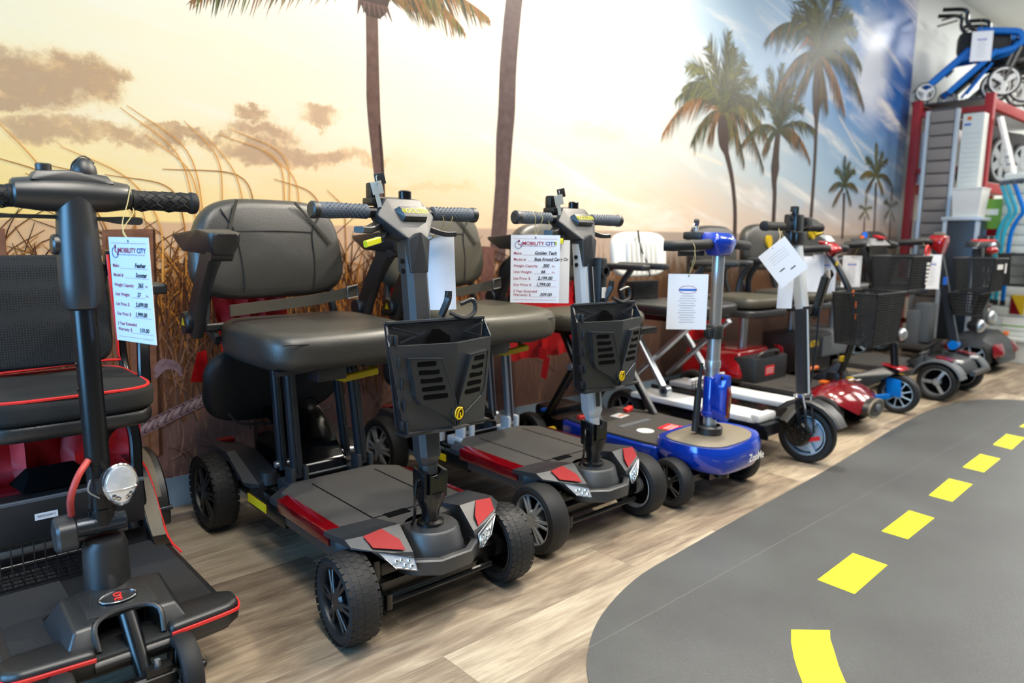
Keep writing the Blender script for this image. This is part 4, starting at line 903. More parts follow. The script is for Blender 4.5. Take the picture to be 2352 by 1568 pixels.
    b = MB('plastic_black'); b.box((0, .60, .27), (.34, .26, .12), bev=.012); b.use('maroon'); b.box((0, .64, .332), (.34, .2, .012), bev=.004); b.use('dark_inner'); b.hull([(-.10, .52, .335), (.05, .52, .335), (-.12, .62, .335), (.07, .62, .335), (-.08, .54, .378), (.03, .54, .378), (-.08, .6, .378), (.03, .6, .378)], .004)
    b.use('plastic_grey'); b.bar([(-.17, .475, .328), (.17, .475, .328)], .01, .01); b.build('battery_box', t)
    q = MB('paper'); q.T = frame((-.06, .4685, .285), (1, 0, 0), (0, 0, 1)); q.box((0, 0, 0), (.05, .017, .001)); q.use('ink_black'); q.text('1800F2D202409115', .0085, M.Translation((0, 0, .0007)), sx=.6); q.build('serial_label', t)
    q = MB('sticker_red'); q.T = frame((.06, .60, .3395), (1, -.1, 0), (.1, 1, 0)); q.box((0, 0, 0), (.075, .05, .001)); q.use('sticker_white')
    for k in range(4): q.box((0, -.018 + .012 * k, .0006), (.06, .004, .0004))
    q.build('warning_sticker', t)
    # wire basket under the seat
    b = MB('metal_black'); x0, x1, y0, y1, z0, z1 = -.22, .03, .36, .5, .16, .265
    for z in (z1, z0): b.tube([(x0, y0, z), (x1, y0, z), (x1, y1, z), (x0, y1, z)], .003, 6, closed=True)
    for i in range(12):
        x = x0 + (x1 - x0) * i / 11; b.tube([(x, y0, z1), (x, y0, z0), (x, y1, z0)], .0016, 5)
    for k in range(3): b.tube([(x0, y0, z0 + (k + 1) * .026), (x1, y0, z0 + (k + 1) * .026)], .0016, 5)
    for k in range(5): b.tube([(x0, y0 + (k + 1) * .023, z0), (x1, y0 + (k + 1) * .023, z0)], .0016, 5)
    for k in range(5): b.tube([(x1, y0 + k * .028, z1), (x1, y0 + k * .028, z0)], .0016, 5)
    b.build('wire_basket', t)
    b = MB('silver'); b.tube([(-.22, .52, .22), (.05, .52, .225)], .011, 10); b.build('seat_tube', t)
feather()

def xbar(b, p, q, w=.028, h=.028): b.bar([p, q], w, h, up=(1, 0, 0))

def blue_scooter():
    t = thing('mobility_scooter', 'bright blue folding mobility scooter with grey deck and silver tiller tube', 'mobility scooter', (2.42, 1.515, 0))
    for s in (-1, 1):
        wheel(t, (s * .235, 0, .092), .092, .062, 'plastic_black', s, R(-8), 0, 5, 'front_wheel', pair=True)
        wheel(t, (s * .21, .80, .10), .10, .055, 'plastic_black', s, 0, 0, 5, 'rear_wheel', pair=True)
    # deck
    b = MB('blue_paint')
    b.prism([(-.205, .10), (-.218, .16), (-.222, .40), (-.19, .62), (.19, .62), (.222, .40), (.218, .16), (.205, .10)], .115, .198, bev=.012, seg=3)
    b.build('deck_body', t)
    b = MB('deck_grip'); b.prism([(-.19, .06), (-.207, .16), (-.21, .40), (-.175, .60), (.175, .60), (.21, .40), (.207, .16), (.19, .06)], .196, .208, bev=.004)
    b.use('plastic_grey'); b.box((-.02, .35, .209), (.20, .03, .004)); b.box((.0, .12, .209), (.3, .008, .004)); b.build('deck_mat', t)
    for m, pts in (('sticker_white', None), ('sticker_red', (.04, .21, .10, .075)), ('sticker_white', (.03, .475, .075, .055))):
        b = MB(m)
        if pts: b.box((pts[0], pts[1], .2092), (pts[2], pts[3], .002), (0, 0, R(8)))
        else: b.lathe([(.036, 0), (.036, .002), (.001, .002)], (-.085, .245, .2085), (0, 0, 1), 24)
        if m == 'sticker_red':
            b.use('sticker_white')
            for k in range(3): b.box((.04, .195 + .014 * k, .2105), (.08, .004, .0006), (0, 0, R(8)))
        elif pts: b.use('orange'); b.box((.035, .47, .2105), (.05, .01, .0006), (0, 0, R(8)))
        b.build('deck_sticker', t)
    # nose cowl: blue band sweeping over the wheels, grey pad on top
    def nose(hx, hyf, yc, z):
        r = []
        for i in range(48):
            a = 2 * PI * i / 48; ca, sa = math.cos(a), math.sin(a); n = 2.8
            y = math.copysign(abs(sa) ** (2 / n), sa) * hyf; x = math.copysign(abs(ca) ** (2 / n), ca) * hx
            lift = .035 * max(0, (abs(x) - .12) / .12) if z < .2 else .012 * max(0, (abs(x) - .1) / .13)
            r.append((x, yc + y, z + lift))
        return r
    b = MB('blue_paint'); b.loft([nose(.16, .12, .0, .118), nose(.195, .15, .0, .128), nose(.218, .166, 0, .16), nose(.216, .163, 0, .205), nose(.212, .152, .0, .226), nose(.185, .128, 0, .224)]); b.build('nose_cowl', t)
    q = MB('sticker_white'); q.T = frame((.06, -.171, .172), (1, .0, 0), (0, .12, 1)); q.text('ZooMe', .04, M.Translation((0, 0, .002)), bold=.0006, sx=.9, shear=.2); q.build('nose_lettering', t)
    b = MB('bumper_tan'); b.loft([nose(.185, .128, 0, .212), nose(.185, .128, 0, .228), nose(.17, .113, 0, .236), nose(.08, .05, 0, .238)]); b.build('nose_pad', t)
    b = MB('metal_black'); b.bar([(-.2, 0, .085), (.2, 0, .085)], .05, .04); b.box((0, .05, .10), (.12, .2, .06)); b.cyl((0.02, -.05, .07), (0.02, -.05, .09), .03); b.bar([(-.12, .30, .11), (-.12, .8, .10)], .03, .04); b.bar([(.12, .30, .11), (.12, .8, .10)], .03, .04); b.bar([(-.21, .8, .10), (.21, .8, .10)], .03, .03); b.box((0, .74, .14), (.30, .12, .08), bev=.01); b.build('chassis', t)
    # tiller
    b = MB('plastic_black'); b.lathe([(.05, .235), (.05, .265), (.042, .272), (.042, .235)], (.0, .0, 0), (0, 0, 1), 28); b.cyl((-.055, .03, .25), (-.05, .025, .42), .014); b.cyl((-.05, .025, .42), (-.046, .02, .52), .007); b.build('tiller_socket', t)
    b = MB('silver'); b.cyl((0, 0, .24), (0, .0, .64), .026, seg=28); b.cyl((0, 0, .6), (0, .0, .93), .023, seg=28); b.lathe([(.03, .50), (.031, .52), (.028, .53)], (0, 0, 0), (0, 0, 1), 24); b.build('tiller_tube', t)
    b = MB('plastic_black'); b.lathe([(.032, .615), (.033, .62), (.033, .662), (.03, .668)], (0, 0, 0), (0, 0, 1), 24); b.box((-.04, 0, .64), (.03, .03, .035), bev=.005); b.build('tube_clamp', t)
    b = MB('blue_paint'); b.lathe([(.033, .308), (.036, .312), (.036, .325), (.032, .33), (.032, .46), (.028, .466)], (0, 0, 0), (0, 0, 1), 28); b.build('tiller_sleeve', t)
    b = MB('blue_paint'); b.loft([[(x * w, -.02 - d, z) for x, d in [(-.028, 0), (-.03, .03), (-.015, .055), (.015, .055), (.03, .03), (.028, 0)]] for z, w, in ((.30, .5), (.315, .9), (.36, 1.05), (.43, 1.0), (.465, .85), (.478, .5))]); b.use('chrome'); b.box((-.018, -.06, .47), (.02, .01, .012)); b.build('lamp_housing', t)
    b = MB('red_strip'); b.hull([(-.014, -.076, .31), (.018, -.076, .31), (-.016, -.08, .40), (.018, -.08, .40), (-.01, -.072, .455), (.012, -.072, .455), (0, -.06, .31), (0, -.06, .45)], .003); b.build('front_reflector', t)
    b = MB('blue_paint'); b.hull([(-.04, -.03, .93), (.04, -.03, .93), (-.04, .03, .93), (.04, .03, .93), (-.075, -.035, .985), (.075, -.035, .985), (-.075, .04, .985), (.075, .04, .985), (-.055, -.02, 1.018), (.055, -.02, 1.018), (-.05, .05, 1.02), (.05, .05, 1.02), (0, -.05, .99)], .012, 3); b.build('control_head', t)
    b = MB('plastic_black'); b.box((0, .075, 1.005), (.15, .08, .03), bev=.008); b.cyl((-.045, .08, 1.02), (-.045, .08, 1.035), .014); b.use('key_metal'); b.cyl((-.05, .07, 1.02), (-.05, .07, 1.04), .008); b.use('plastic_black'); b.hull([(-.068, .07, 1.04), (-.036, .07, 1.04), (-.072, .07, 1.065), (-.03, .07, 1.065), (-.06, .075, 1.07), (-.04, .075, 1.07)], .003); b.use('chrome'); b.tube([(-.075 + .014 * math.cos(a), .06, 1.035 + .016 * math.sin(a)) for a in [x * PI / 8 for x in range(16)]], .0018, 5, closed=True); b.build('dash', t)
    for s in (-1, 1):
        b = MB('rubber'); b.tube([(s * .06, .0, .975), (s * .13, -.005, .972), (s * .235, .02, .968), (s * .265, .06, .968)], .019, 14, 5); b.build('handle_loop', t)
    b = MB('plastic_black'); b.bar([(-.2, .04, .94), (-.06, .03, .94)], .012, .02); b.build('throttle_lever', t)
    # scissor frame and seat
    for s in (-1, 1):
        b = MB('metal_black'); xbar(b, (s * .18, .40, .205), (s * .15, .66, .58), .03, .03); xbar(b, (s * .15, .76, .17), (s * .17, .48, .58), .03, .034)
        b.use('silver'); b.bar([(s * .197, .415, .215), (s * .18, .50, .34)], .008, .022, up=(1, 0, 0)); b.cyl((s * .14, .575, .44), (s * .2, .575, .44), .014); b.build('scissor_arms', t)
    b = MB('sticker_red'); b.box((-.21, .71, .42), (.004, .035, .10), (R(12), 0, 0)); b.box((-.21, .725, .48), (.005, .05, .05)); b.build('warning_streamer', t)
    for c, d, r_ in (((-.206, .43, .25), (.006, .035, .07), R(-20)), ((-.224, .42, .17), (.006, .06, .04), 0)):
        b = MB('sticker_white'); b.box(c, d, (r_, 0, 0)); b.build('safety_label', t)
    b = MB('metal_black'); b.box((0, .58, .59), (.36, .36, .03), bev=.006); b.build('seat_base', t)
    b = MB('metal_black'); b.box((0, .82, .16), (.2, .14, .1), bev=.02); b.build('motor_cover', t)
    b = MB('led_blue'); b.box((-.16, .76, .213), (.03, .02, .012)); b.build('battery_light', t)
    b = MB('yellow'); b.cyl((-.235, .66, .14), (-.20, .66, .14), .022); b.build('release_knob', t)
    for c0, c1 in (((-.16, .55, .215), (-.08, .53, .215)), ((.10, .50, .215), (.14, .50, .225))):
        b = MB('red_trim'); b.bar([c0, c1], .025, .02); b.build('release_lever', t)
    b = MB('vinyl_tan'); b.pad((0, .66, .632), .235, .21, .075, 3.6, .03, dome=.008); b.build('seat', t)
    b = MB('vinyl'); b.pad((0, .90, .92), .245, .14, .075, 3, .032, (PI / 2 + R(-6), 0, 0), dome=.01); b.build('backrest', t)
    b = MB('web'); b.bar([(.03, .855, 1.06), (.10, .848, .99), (.17, .852, .90)], .01, .003, up=(0, -1, 0), sm=4); b.build('elastic_strap', t)
    b = MB('metal_black')
    for s in (-1, 1): b.tube([(s * .2, .80, .60), (s * .22, .93, .68), (s * .2, .95, .86)], .013, 8, 4)
    b.build('back_frame', t)
    b = MB('metal_black'); b.tube([(-.285, .90, .68), (-.29, .92, .80), (-.285, .90, .875), (-.28, .80, .905), (-.28, .68, .91)], .016, 10, 5); b.use('plastic_black'); b.box((-.28, .73, .915), (.05, .22, .026), bev=.01); b.build('armrest', t)
    b = MB('plastic_black'); b.box((.30, .70, .855), (.055, .28, .03), bev=.012, seg=3); b.use('metal_black'); b.tube([(.30, .78, .845), (.30, .90, .80), (.24, .90, .68)], .014, 8, 4); b.build('armrest', t)
    b = MB('red_cloth'); n = 13; vs = []
    for j in range(9):
        for i in range(n): vs.append((-.23 + .038 * i, .93 + .02 * math.sin(i * 1.7 + .4 * j), .78 - .045 * j))
    b.add(vs, [[j * n + i, j * n + i + 1, (j + 1) * n + i + 1, (j + 1) * n + i] for j in range(8) for i in range(n - 1)]); b.build('red_seat_bag', t)
blue_scooter()

def white_scooter():
    t = thing('mobility_scooter', 'white decked three wheel mobility scooter with white slatted plastic backrest', 'mobility scooter', (3.10, 1.44, 0))
    w = wheel(t, (0, 0, .127), .127, .066, 'blue_wheel', -1, R(4), 0, 3, 'front_wheel', solid=-.25)
    for s in (-1, 1): wheel(t, (s * .22, .86, .11), .11, .06, 'plastic_grey', s, 0, 0, 6, 'rear_wheel')
    b = MB('metal_black'); b.lathe([(.001, -.052), (.05, -.052), (.058, -.045), (.06, -.03), (.05, -.02)], (-.01, .02, .135), (1, 0, 0), 28)
    for i in range(7):
        a = 2 * PI * i / 7; b.ball((-.064, .02 + .035 * math.cos(a), .135 + .035 * math.sin(a)), .007, 8)
    b.build('motor_cover', t)
    b = MB('sticker_red'); b.box((-.046, -.055, .125), (.004, .05, .018), (R(-20), 0, 0)); b.build('valve_tag', t)
    b = MB('metal_black')
    for s in (-1, 1): b.bar([(s * .048, .0, .13), (s * .048, .02, .24), (s * .04, .03, .285)], .02, .04, up=(1, 0, 0))
    b.cyl((0, .03, .26), (0, .03, .30), .035); b.build('fork', t)
    b = MB('plastic_black'); b.sweep([(0, .165 * math.cos(R(a)) + .0, .127 + .155 * math.sin(R(a))) for a in (40, 60, 80, 100, 120, 140, 158)], [(-.042, -.008), (.042, -.008), (.042, .002), (.034, .01), (-.034, .01), (-.042, .002)], up=(0, 0, 1)); b.build('front_mudguard', t)
    b = MB('metal_dark'); b.tube([(-.03, .02, .31), (-.075, -.02, .25), (-.07, -.03, .18), (-.05, -.05, .14)], .006, 6, 5); b.tube([(.0, .0, .31), (-.04, -.035, .24), (-.04, -.05, .15)], .005, 6, 5); b.tube([(.03, .0, .7), (.045, .01, .5), (.04, .02, .33), (.0, -.02, .29)], .005, 6, 5); b.build('brake_cable', t)
    b = MB('plastic_black'); b.bar([(0, .03, .29), (0, .065, .70)], .05, .055, up=(0, 1, 0)); b.use('silver_paint'); b.bar([(-.012, -.0, .32), (-.012, .034, .69)], .008, .006, up=(0, 1, 0)); b.use('chrome'); b.lathe([(.04, 0), (.04, .014), (.03, .02)], (0, .03, .295), (0, .08, 1), 20); b.build('lower_stem', t)
    b = MB('silver_paint'); b.bar([(0, .065, .69), (0, .125, 1.02)], .052, .05, up=(0, 1, 0)); b.build('upper_stem', t)
    b = MB('metal_black')
    b.bar([(.055, .03, .66), (.07, .0, .83), (.10, .0, .845), (.115, .02, .82), (.11, .05, .68), (.085, .05, .655)], .034, .034, up=(1, 0, 0), closed=True); b.build('carry_handle', t)
    b = MB('metal_black'); b.box((-.005, .12, 1.0), (.09, .07, .06), bev=.01); b.box((0, .13, 1.05), (.075, .06, .11), bev=.008); b.box((.075, .13, 1.07), (.10, .06, .05), bev=.012); b.box((-.06, .12, 1.0), (.04, .05, .07), bev=.01); b.tube([(-.04 + .018 * math.cos(a), .12, 1.095 + .018 * math.sin(a)) for a in [x * PI / 7 for x in range(14)]], .004, 5, closed=True); b.box((-.02, .12, 1.115), (.03, .03, .05), bev=.006); b.build('control_head', t)
    for s in (-1, 1):
        b = MB('rubber'); b.lathe([(.018, 0), (.019, .01), (.0185, .13), (.022, .14), (.021, .16), (.01, .165)], (s * .1, .13, 1.05), (s, 0, 0), 18); b.build('hand_grip', t)
    b = MB('white_rail'); b.prism([(-.25, .10), (-.265, .14), (-.265, .80), (-.10, .80), (-.10, .26), (-.115, .10)], .195, .222, bev=.008); b.prism([(-.26, .095), (-.26, .14), (-.11, .14), (-.11, .095)], .20, .235, bev=.01); b.build('deck_rail', t)
    b = MB('white_rail'); b.prism([(.06, .10), (.06, .80), (.205, .80), (.205, .14), (.19, .10)], .21, .238, bev=.008); b.build('deck_rail', t)
    b = MB('metal_black'); b.box((-.03, .45, .16), (.40, .66, .05), bev=.008); b.box((-.2, .1, .17), (.13, .08, .055), bev=.01); b.bar([(-.1, .06, .18), (0, .03, .27)], .05, .05); b.bar([(.1, .08, .2), (0, .03, .27)], .05, .05); b.box((-.26, .30, .155), (.012, .5, .04)); b.use('yellow'); b.box((-.268, .22, .155), (.004, .07, .02)); b.use('plastic_grey'); b.cyl((-.275, .36, .115), (-.275, .28, .11), .016); b.build('frame', t)
    b = MB('mesh_dark')
    for i in range(11): b.bar([(-.08 + .026 * i, .56, .225), (-.08 + .026 * i, .56, .29)], .004, .004)
    for k in range(4): b.bar([(-.09, .56, .23 + .02 * k), (.19, .56, .23 + .02 * k)], .004, .004, up=(0, 1, 0))
    b.bar([(-.09, .56, .23), (-.09, .80, .23)], .01, .02); b.use('white_rail'); b.bar([(-.1, .56, .297), (.2, .56, .297)], .014, .014); b.build('mesh_panel', t)
    for s, dx in ((-1, -.02), (1, 0)):
        b = MB('silver'); xbar(b, (s * .2 + dx, .62, .25), (s * .18 + dx, .86, .56), .022, .034); b.cyl((s * .2 + dx - .018, .62, .252), (s * .2 + dx + .018, .62, .252), .026); b.use('silver'); xbar(b, (s * .16 + dx, .88, .25), (s * .16 + dx, .52, .58), .022, .034); b.use('plastic_black'); b.cyl((s * .2 + dx - .02, .62, .252), (s * .2 + dx + .02, .62, .252), .012); b.build('scissor_arms', t)
    b = MB('metal_black'); b.box((0, .72, .605), (.40, .36, .035), bev=.008); b.build('seat_base', t)
    b = MB('metal_black'); b.box((-.03, .935, .70), (.22, .06, .14), bev=.012); b.build('back_hinge', t)
    b = MB('vinyl_black'); b.pad((.0, .70, .645), .245, .22, .055, 4.5, .02, dome=.006); b.build('seat', t)
    b = MB('white_plastic'); b.pad((-.04, .955, .905), .225, .118, .035, 4, .016, (PI / 2 + R(-5), 0, 0)); 
    for i in range(7): b.box((-.16 + .04 * i, .93, .90), (.016, .02, .14), (R(-5), 0, 0), .005)
    b.build('backrest', t)
    b = MB('plastic_black'); b.tube([(-.09, .93, 1.03), (-.07, .925, .95), (.0, .925, .85), (.03, .93, .79)], .004, 6, 4); b.tube([(-.085, .93, 1.03), (-.07, .925, .93), (-.08, .925, .84)], .004, 6, 4); b.build('elastic_strap', t)
    for s in (-1, 1):
        b = MB('plastic_black'); b.box((s * .31, .72, .86), (.055, .28, .03), bev=.012); b.use('metal_dark'); b.tube([(s * .31, .78, .85), (s * .30, .86, .74), (s * .24, .84, .62)], .016, 10, 4); b.build('armrest', t)
white_scooter()
def seat_set(t, seatm, backm, z=.63, y=.62, hx=.23, hy=.2, back=.93, h=.06, arms=.86, armx=.30, bh=.14):
    b = MB(seatm); b.pad((0, y, z), hx, hy, h, 4, .024, dome=.008); b.build('seat', t)
    b = MB('plastic_charcoal'); b.pad((0, y, z - h / 2 - .03), hx * .95, hy * .95, .045, 5, .015); b.bar([(-.2, y + .2, z - .05), (-.2, y + .26, z + .1), (-.19, y + .27, back)], .03, .02, up=(1, 0, 0)); b.bar([(.2, y + .2, z - .05), (.2, y + .26, z + .1), (.19, y + .27, back)], .03, .02, up=(1, 0, 0)); b.build('seat_shell', t)
    b = MB(backm); b.pad((0, y + .24, back), hx * 1.03, bh, .075, 3.2, .03, (PI / 2 + R(-7), 0, 0), dome=.01); b.build('backrest', t)
    for s in (-1, 1):
        b = MB('plastic_black'); b.box((s * armx, y - .02, arms), (.058, .30, .034), bev=.013, seg=3); b.use('metal_dark'); b.tube([(s * armx, y + .12, arms - .01), (s * armx * .98, y + .18, z + .1), (s * .22, y + .18, z - .03)], .02, 10, 4); b.build('armrest', t)
    b = MB('silver'); b.cyl((0, y, .3), (0, y, z - .06), .026); b.build('seat_post', t)

def wire_bin(name, t, c, sx, sy, h, m='mesh_dark', grid=.018, taper=.85, solid=True):
    b = MB(m); x, y, z = c; T = []
    def ring(f, zz): return [(x - sx / 2 * f, y - sy / 2 * f, zz), (x + sx / 2 * f, y - sy / 2 * f, zz), (x + sx / 2 * f, y + sy / 2 * f, zz), (x - sx / 2 * f, y + sy / 2 * f, zz)]
    b.tube(ring(1, z + h / 2), .006, 6, closed=True); b.tube(ring(taper, z - h / 2), .004, 6, closed=True)
    lo, hi = ring(taper, z - h / 2), ring(1, z + h / 2)
    for i in range(4):
        j = (i + 1) % 4; a0, a1, c0, c1 = V(hi[i]), V(hi[j]), V(lo[i]), V(lo[j]); n = max(3, int((a1 - a0).length / grid))
        for k in range(n + 1): b.bar([a0.lerp(a1, k / n), c0.lerp(c1, k / n)], .0045, .0045)
        m2 = max(3, int(h / grid))
        for k in range(1, m2): b.bar([a0.lerp(c0, k / m2), a1.lerp(c1, k / m2)], .0045, .0045)
    for k in range(8): b.bar([V(lo[0]).lerp(V(lo[1]), k / 7), V(lo[3]).lerp(V(lo[2]), k / 7)], .0045, .0045)
    return b.build(name, t)

def red_travel():
    t = thing('mobility_scooter', 'maroon four wheel travel scooter with curved black tiller and mesh front basket', 'mobility scooter', (3.85, 1.60, 0))
    for s in (-1, 1):
        wheel(t, (s * .19, .02, .098), .098, .07, 'plastic_charcoal', s, 0, 0, 6, 'front_wheel'); wheel(t, (s * .20, .80, .11), .11, .075, 'plastic_charcoal', s, 0, 0, 6, 'rear_wheel')
    b = MB('maroon'); b.loft([[(x * w, y, z + dz) for x, dz in ((-.22, -.03), (-.2, 0), (-.1, .035), (0, .045), (.1, .035), (.2, 0), (.22, -.03), (.1, -.03), (-.1, -.03))] for y, z, w in ((.16, .15, .8), (.08, .20, 1), (-.0, .215, 1), (-.08, .18, .9), (-.13, .14, .6))]); b.use('orange'); b.box((-.08, .08, .243), (.05, .04, .012), bev=.004); b.use('sticker_white'); b.box((0, -.03, .262), (.06, .015, .002)); b.box((.05, -.045, .256), (.05, .012, .002)); b.build('front_cowl', t)
    b = MB('plastic_black'); n = 24; ov = [(.09 * math.cos(2 * PI * i / n), .048 * math.sin(2 * PI * i / n) * (1.1 if math.sin(2 * PI * i / n) > 0 else .8)) for i in range(n)]
    b.loft([[(x, -.10, .125 + z) for x, z in ov], [(x, -.165, .125 + z) for x, z in ov], [(x * .85, -.172, .125 + z * .85) for x, z in ov]]); b.use('bumper_tan'); b.tube([(x, -.166, .125 + z) for x, z in ov], .007, 6, closed=True); b.use('plastic_grey'); b.lathe([(.022, 0), (.022, .008), (.012, .012), (.001, .012)], (0, -.172, .135), (0, -1, 0), 20); b.build('front_bumper', t)
    b = MB('plastic_black'); b.prism([(-.22, .12), (.22, .12), (.22, .5), (-.22, .5)], .13, .18, bev=.01); b.use('deck_grip'); b.prism([(-.205, .14), (.205, .14), (.205, .5), (-.205, .5)], .179, .188); b.bm.verts.ensure_lookup_table(); b.build('floorboard', t)
    b = MB('red_gloss'); b.hull([(-.2, .5, .2), (.2, .5, .2), (-.22, .9, .18), (.22, .9, .18), (-.16, .54, .36), (.16, .54, .36), (-.18, .88, .36), (.18, .88, .36), (-.2, .7, .33), (.2, .7, .33)], .02, 3); b.build('rear_shroud', t)
    b = MB('plastic_charcoal'); b.box((0, .50, .25), (.36, .16, .16), bev=.02); b.use('plastic_black'); b.tube([(-.12, .45, .33), (-.08, .43, .355), (.06, .43, .355), (.1, .45, .33)], .012, 8, 4); b.use('sticker_red'); b.box((-.03, .419, .25), (.10, .002, .055)); b.use('sticker_white')
    for k in range(3): b.box((-.03, .4175, .237 + .013 * k), (.085, .001, .003))
    b.build('battery_box', t)
    b = MB('red_gloss'); b.hull([(.14, .44, .36), (.19, .46, .36), (.17, .42, .2), (.2, .44, .2), (.15, .5, .38), (.2, .52, .36)], .008); b.build('tail_lamp', t)
    b = MB('red_cloth'); n = 11; vs = []
    for j in range(6):
        for i in range(n): vs.append((-.2 + .04 * i, .88 + .02 * math.sin(i * 1.7), .58 - .04 * j))
    b.add(vs, [[j * n + i, j * n + i + 1, (j + 1) * n + i + 1, (j + 1) * n + i] for j in range(5) for i in range(n - 1)]); b.build('red_seat_bag', t)
    b = MB('metal_black'); b.tube([(0, .06, .23), (0, .02, .32), (0, -.02, .50), (0, -.0, .68), (0, .08, .84), (0, .16, .95)], .017, 12, 6); b.box((0, .06, .25), (.06, .07, .08), bev=.01); b.use('yellow'); b.box((.05, .0, .25), (.04, .03, .03), bev=.005); b.box((-.02, .02, .37), (.03, .02, .03), bev=.004); b.build('tiller', t)
    b = MB('orange')
    for z, y in ((.66, -.022), (.72, -.006), (.60, -.03)): b.box((-.012, y, z), (.008, .008, .03))
    b.use('yellow'); b.box((-.012, .09, .87), (.01, .01, .02)); b.build('tiller_decal', t)
    b = MB('red_gloss'); b.hull([(-.055, .09, .93), (.055, .09, .93), (-.065, .14, .985), (.065, .14, .985), (-.04, .2, .99), (.04, .2, .99), (-.04, .12, .9), (.04, .12, .9), (0, .07, .95)], .015, 3); b.use('silver'); b.hull([(-.05, .13, .985), (.05, .13, .985), (-.04, .2, 1.02), (.04, .2, 1.02), (-.04, .16, 1.02), (.04, .16, 1.02)], .008); b.use('yellow'); b.cyl((-.03, .19, 1.02), (-.03, .21, 1.05), .022); b.build('control_head', t)
    for s in (-1, 1):
        b = MB('rubber'); b.tube([(s * .05, .13, .95), (s * .14, .12, .95), (s * .22, .16, .945), (s * .24, .22, .94)], .02, 10, 5); b.build('handle_loop', t)
    wire_bin('front_basket', t, (0, -.085, .60), .36, .22, .26, grid=.012)
    seat_set(t, 'vinyl_tan', 'vinyl', .635, .62, armx=.25)
red_travel()

def delta_trike():
    t = thing('mobility_scooter', 'black three wheel scooter with blue fork, red dash lights and tall front basket', 'mobility scooter', (4.42, 1.53, 0))
    wheel(t, (0, 0, .113), .113, .07, 'blue_wheel', -1, R(6), 0, 9, 'front_wheel')
    for s in (-1, 1): wheel(t, (s * .22, .88, .12), .12, .075, 'blue_wheel', s, 0, 0, 5, 'rear_wheel')
    for q in (-1, 1):
        b = MB('blue_frame'); b.hull([(q * .05, -.03, .10), (q * .035, -.03, .10), (q * .05, .05, .10), (q * .035, .05, .10), (q * .05, -.02, .2), (q * .035, -.02, .2), (q * .05, .06, .21), (q * .035, .06, .21)], .006); b.build('fork_blade', t)
    b = MB('blue_frame'); b.bar([(-.14, .12, .085), (-.05, .03, .10)], .02, .03); b.build('fender_stay', t)
    b = MB('plastic_black'); b.hull([(-.06, .0, .24), (.06, .0, .24), (-.2, .2, .10), (.2, .2, .10), (-.2, .24, .2), (.2, .24, .2), (-.06, .08, .27), (.06, .08, .27), (-.22, .3, .16), (.22, .3, .16)], .012); b.hull([(-.24, .16, .12), (-.18, .14, .12), (-.24, .46, .14), (-.18, .46, .14), (-.22, .26, .30), (-.19, .26, .30)], .02); b.build('front_cowl', t)
    b = MB('red_gloss'); b.hull([(-.07, -.03, .255), (.07, -.03, .255), (-.05, .10, .28), (.05, .10, .28), (-.07, .0, .27), (.07, .0, .27)], .005); b.use('yellow'); b.box((.07, .02, .20), (.03, .03, .03)); b.build('front_marker', t)
    b = MB('deck_grip'); b.prism([(-.25, .22), (.25, .22), (.25, .62), (-.25, .62)], .12, .16, bev=.01); b.build('floorboard', t)
    b = MB('metal_black'); b.cyl((0, .03, .24), (0, .05, .40), .022); b.bar([(0, .05, .38), (0, .10, .55), (0, .2, .78), (0, .26, .95)], .035, .04, up=(0, 1, 0), sm=3); b.box((0, .18, .72), (.06, .06, .05), bev=.008); b.build('tiller', t)
    b = MB('silver'); b.ball((0, .01, .46), .038, 18, (1, .7, 1)); b.use('plastic_black'); b.lathe([(.04, 0), (.03, .03)], (0, .02, .46), (0, 1, 0), 18); b.build('headlamp', t)
    b = MB('plastic_charcoal'); b.hull([(-.17, .24, .96), (.17, .24, .96), (-.14, .30, 1.0), (.14, .30, 1.0), (-.16, .16, .96), (.16, .16, .96), (-.1, .2, 1.01), (.1, .2, 1.01)], .015, 3); b.use('red_reflector'); b.box((.05, .20, 1.012), (.09, .05, .012), (R(20), 0, 0), .004); b.use('orange'); b.cyl((-.10, .24, .99), (-.10, .24, 1.02), .012); b.use('led_blue'); b.cyl((-.04, .25, 1.0), (-.04, .25, 1.04), .014); b.build('dash', t)
    b = MB('rubber'); b.tube([(-.17, .2, .975), (-.25, .19, .97), (-.28, .26, .965)], .02, 10, 5); b.tube([(.17, .2, .975), (.27, .19, .965), (.33, .24, .96)], .02, 10, 5); b.build('handle_loop', t)
    bk = wire_bin('front_basket', t, (0.0, .05, .815), .30, .22, .18, grid=.013)
    b = MB('sticker_white')
    for k in range(6): b.box((.1, -.06, .755 + .022 * k), (.05, .003, .014))
    b.build('basket_lettering', bk)
    b = MB('plastic_black'); b.box((-.03, .62, .30), (.34, .30, .24), bev=.02); b.use('yellow'); b.text('AUTO', .05, frame((-.12, .468, .36), (1, 0, 0), (0, .1, 1)), bold=.002, sx=.9); b.use('orange'); b.cyl((-.2, .455, .21), (-.08, .455, .21), .014); b.use('plastic_grey'); b.box((.06, .466, .33), (.12, .006, .12)); b.build('battery_box', t)
    seat_set(t, 'vinyl_tan', 'vinyl', .64, .68, back=.94, bh=.15, armx=.25)
    b = MB('yellow'); n = 20; b.loft([[(.0 + .03 * math.cos(2 * PI * i / n), .868 - h, .975 + .042 * math.sin(2 * PI * i / n)) for i in range(n)] for h in (-.02, .006)]); b.build('backrest_badge', t)
delta_trike()

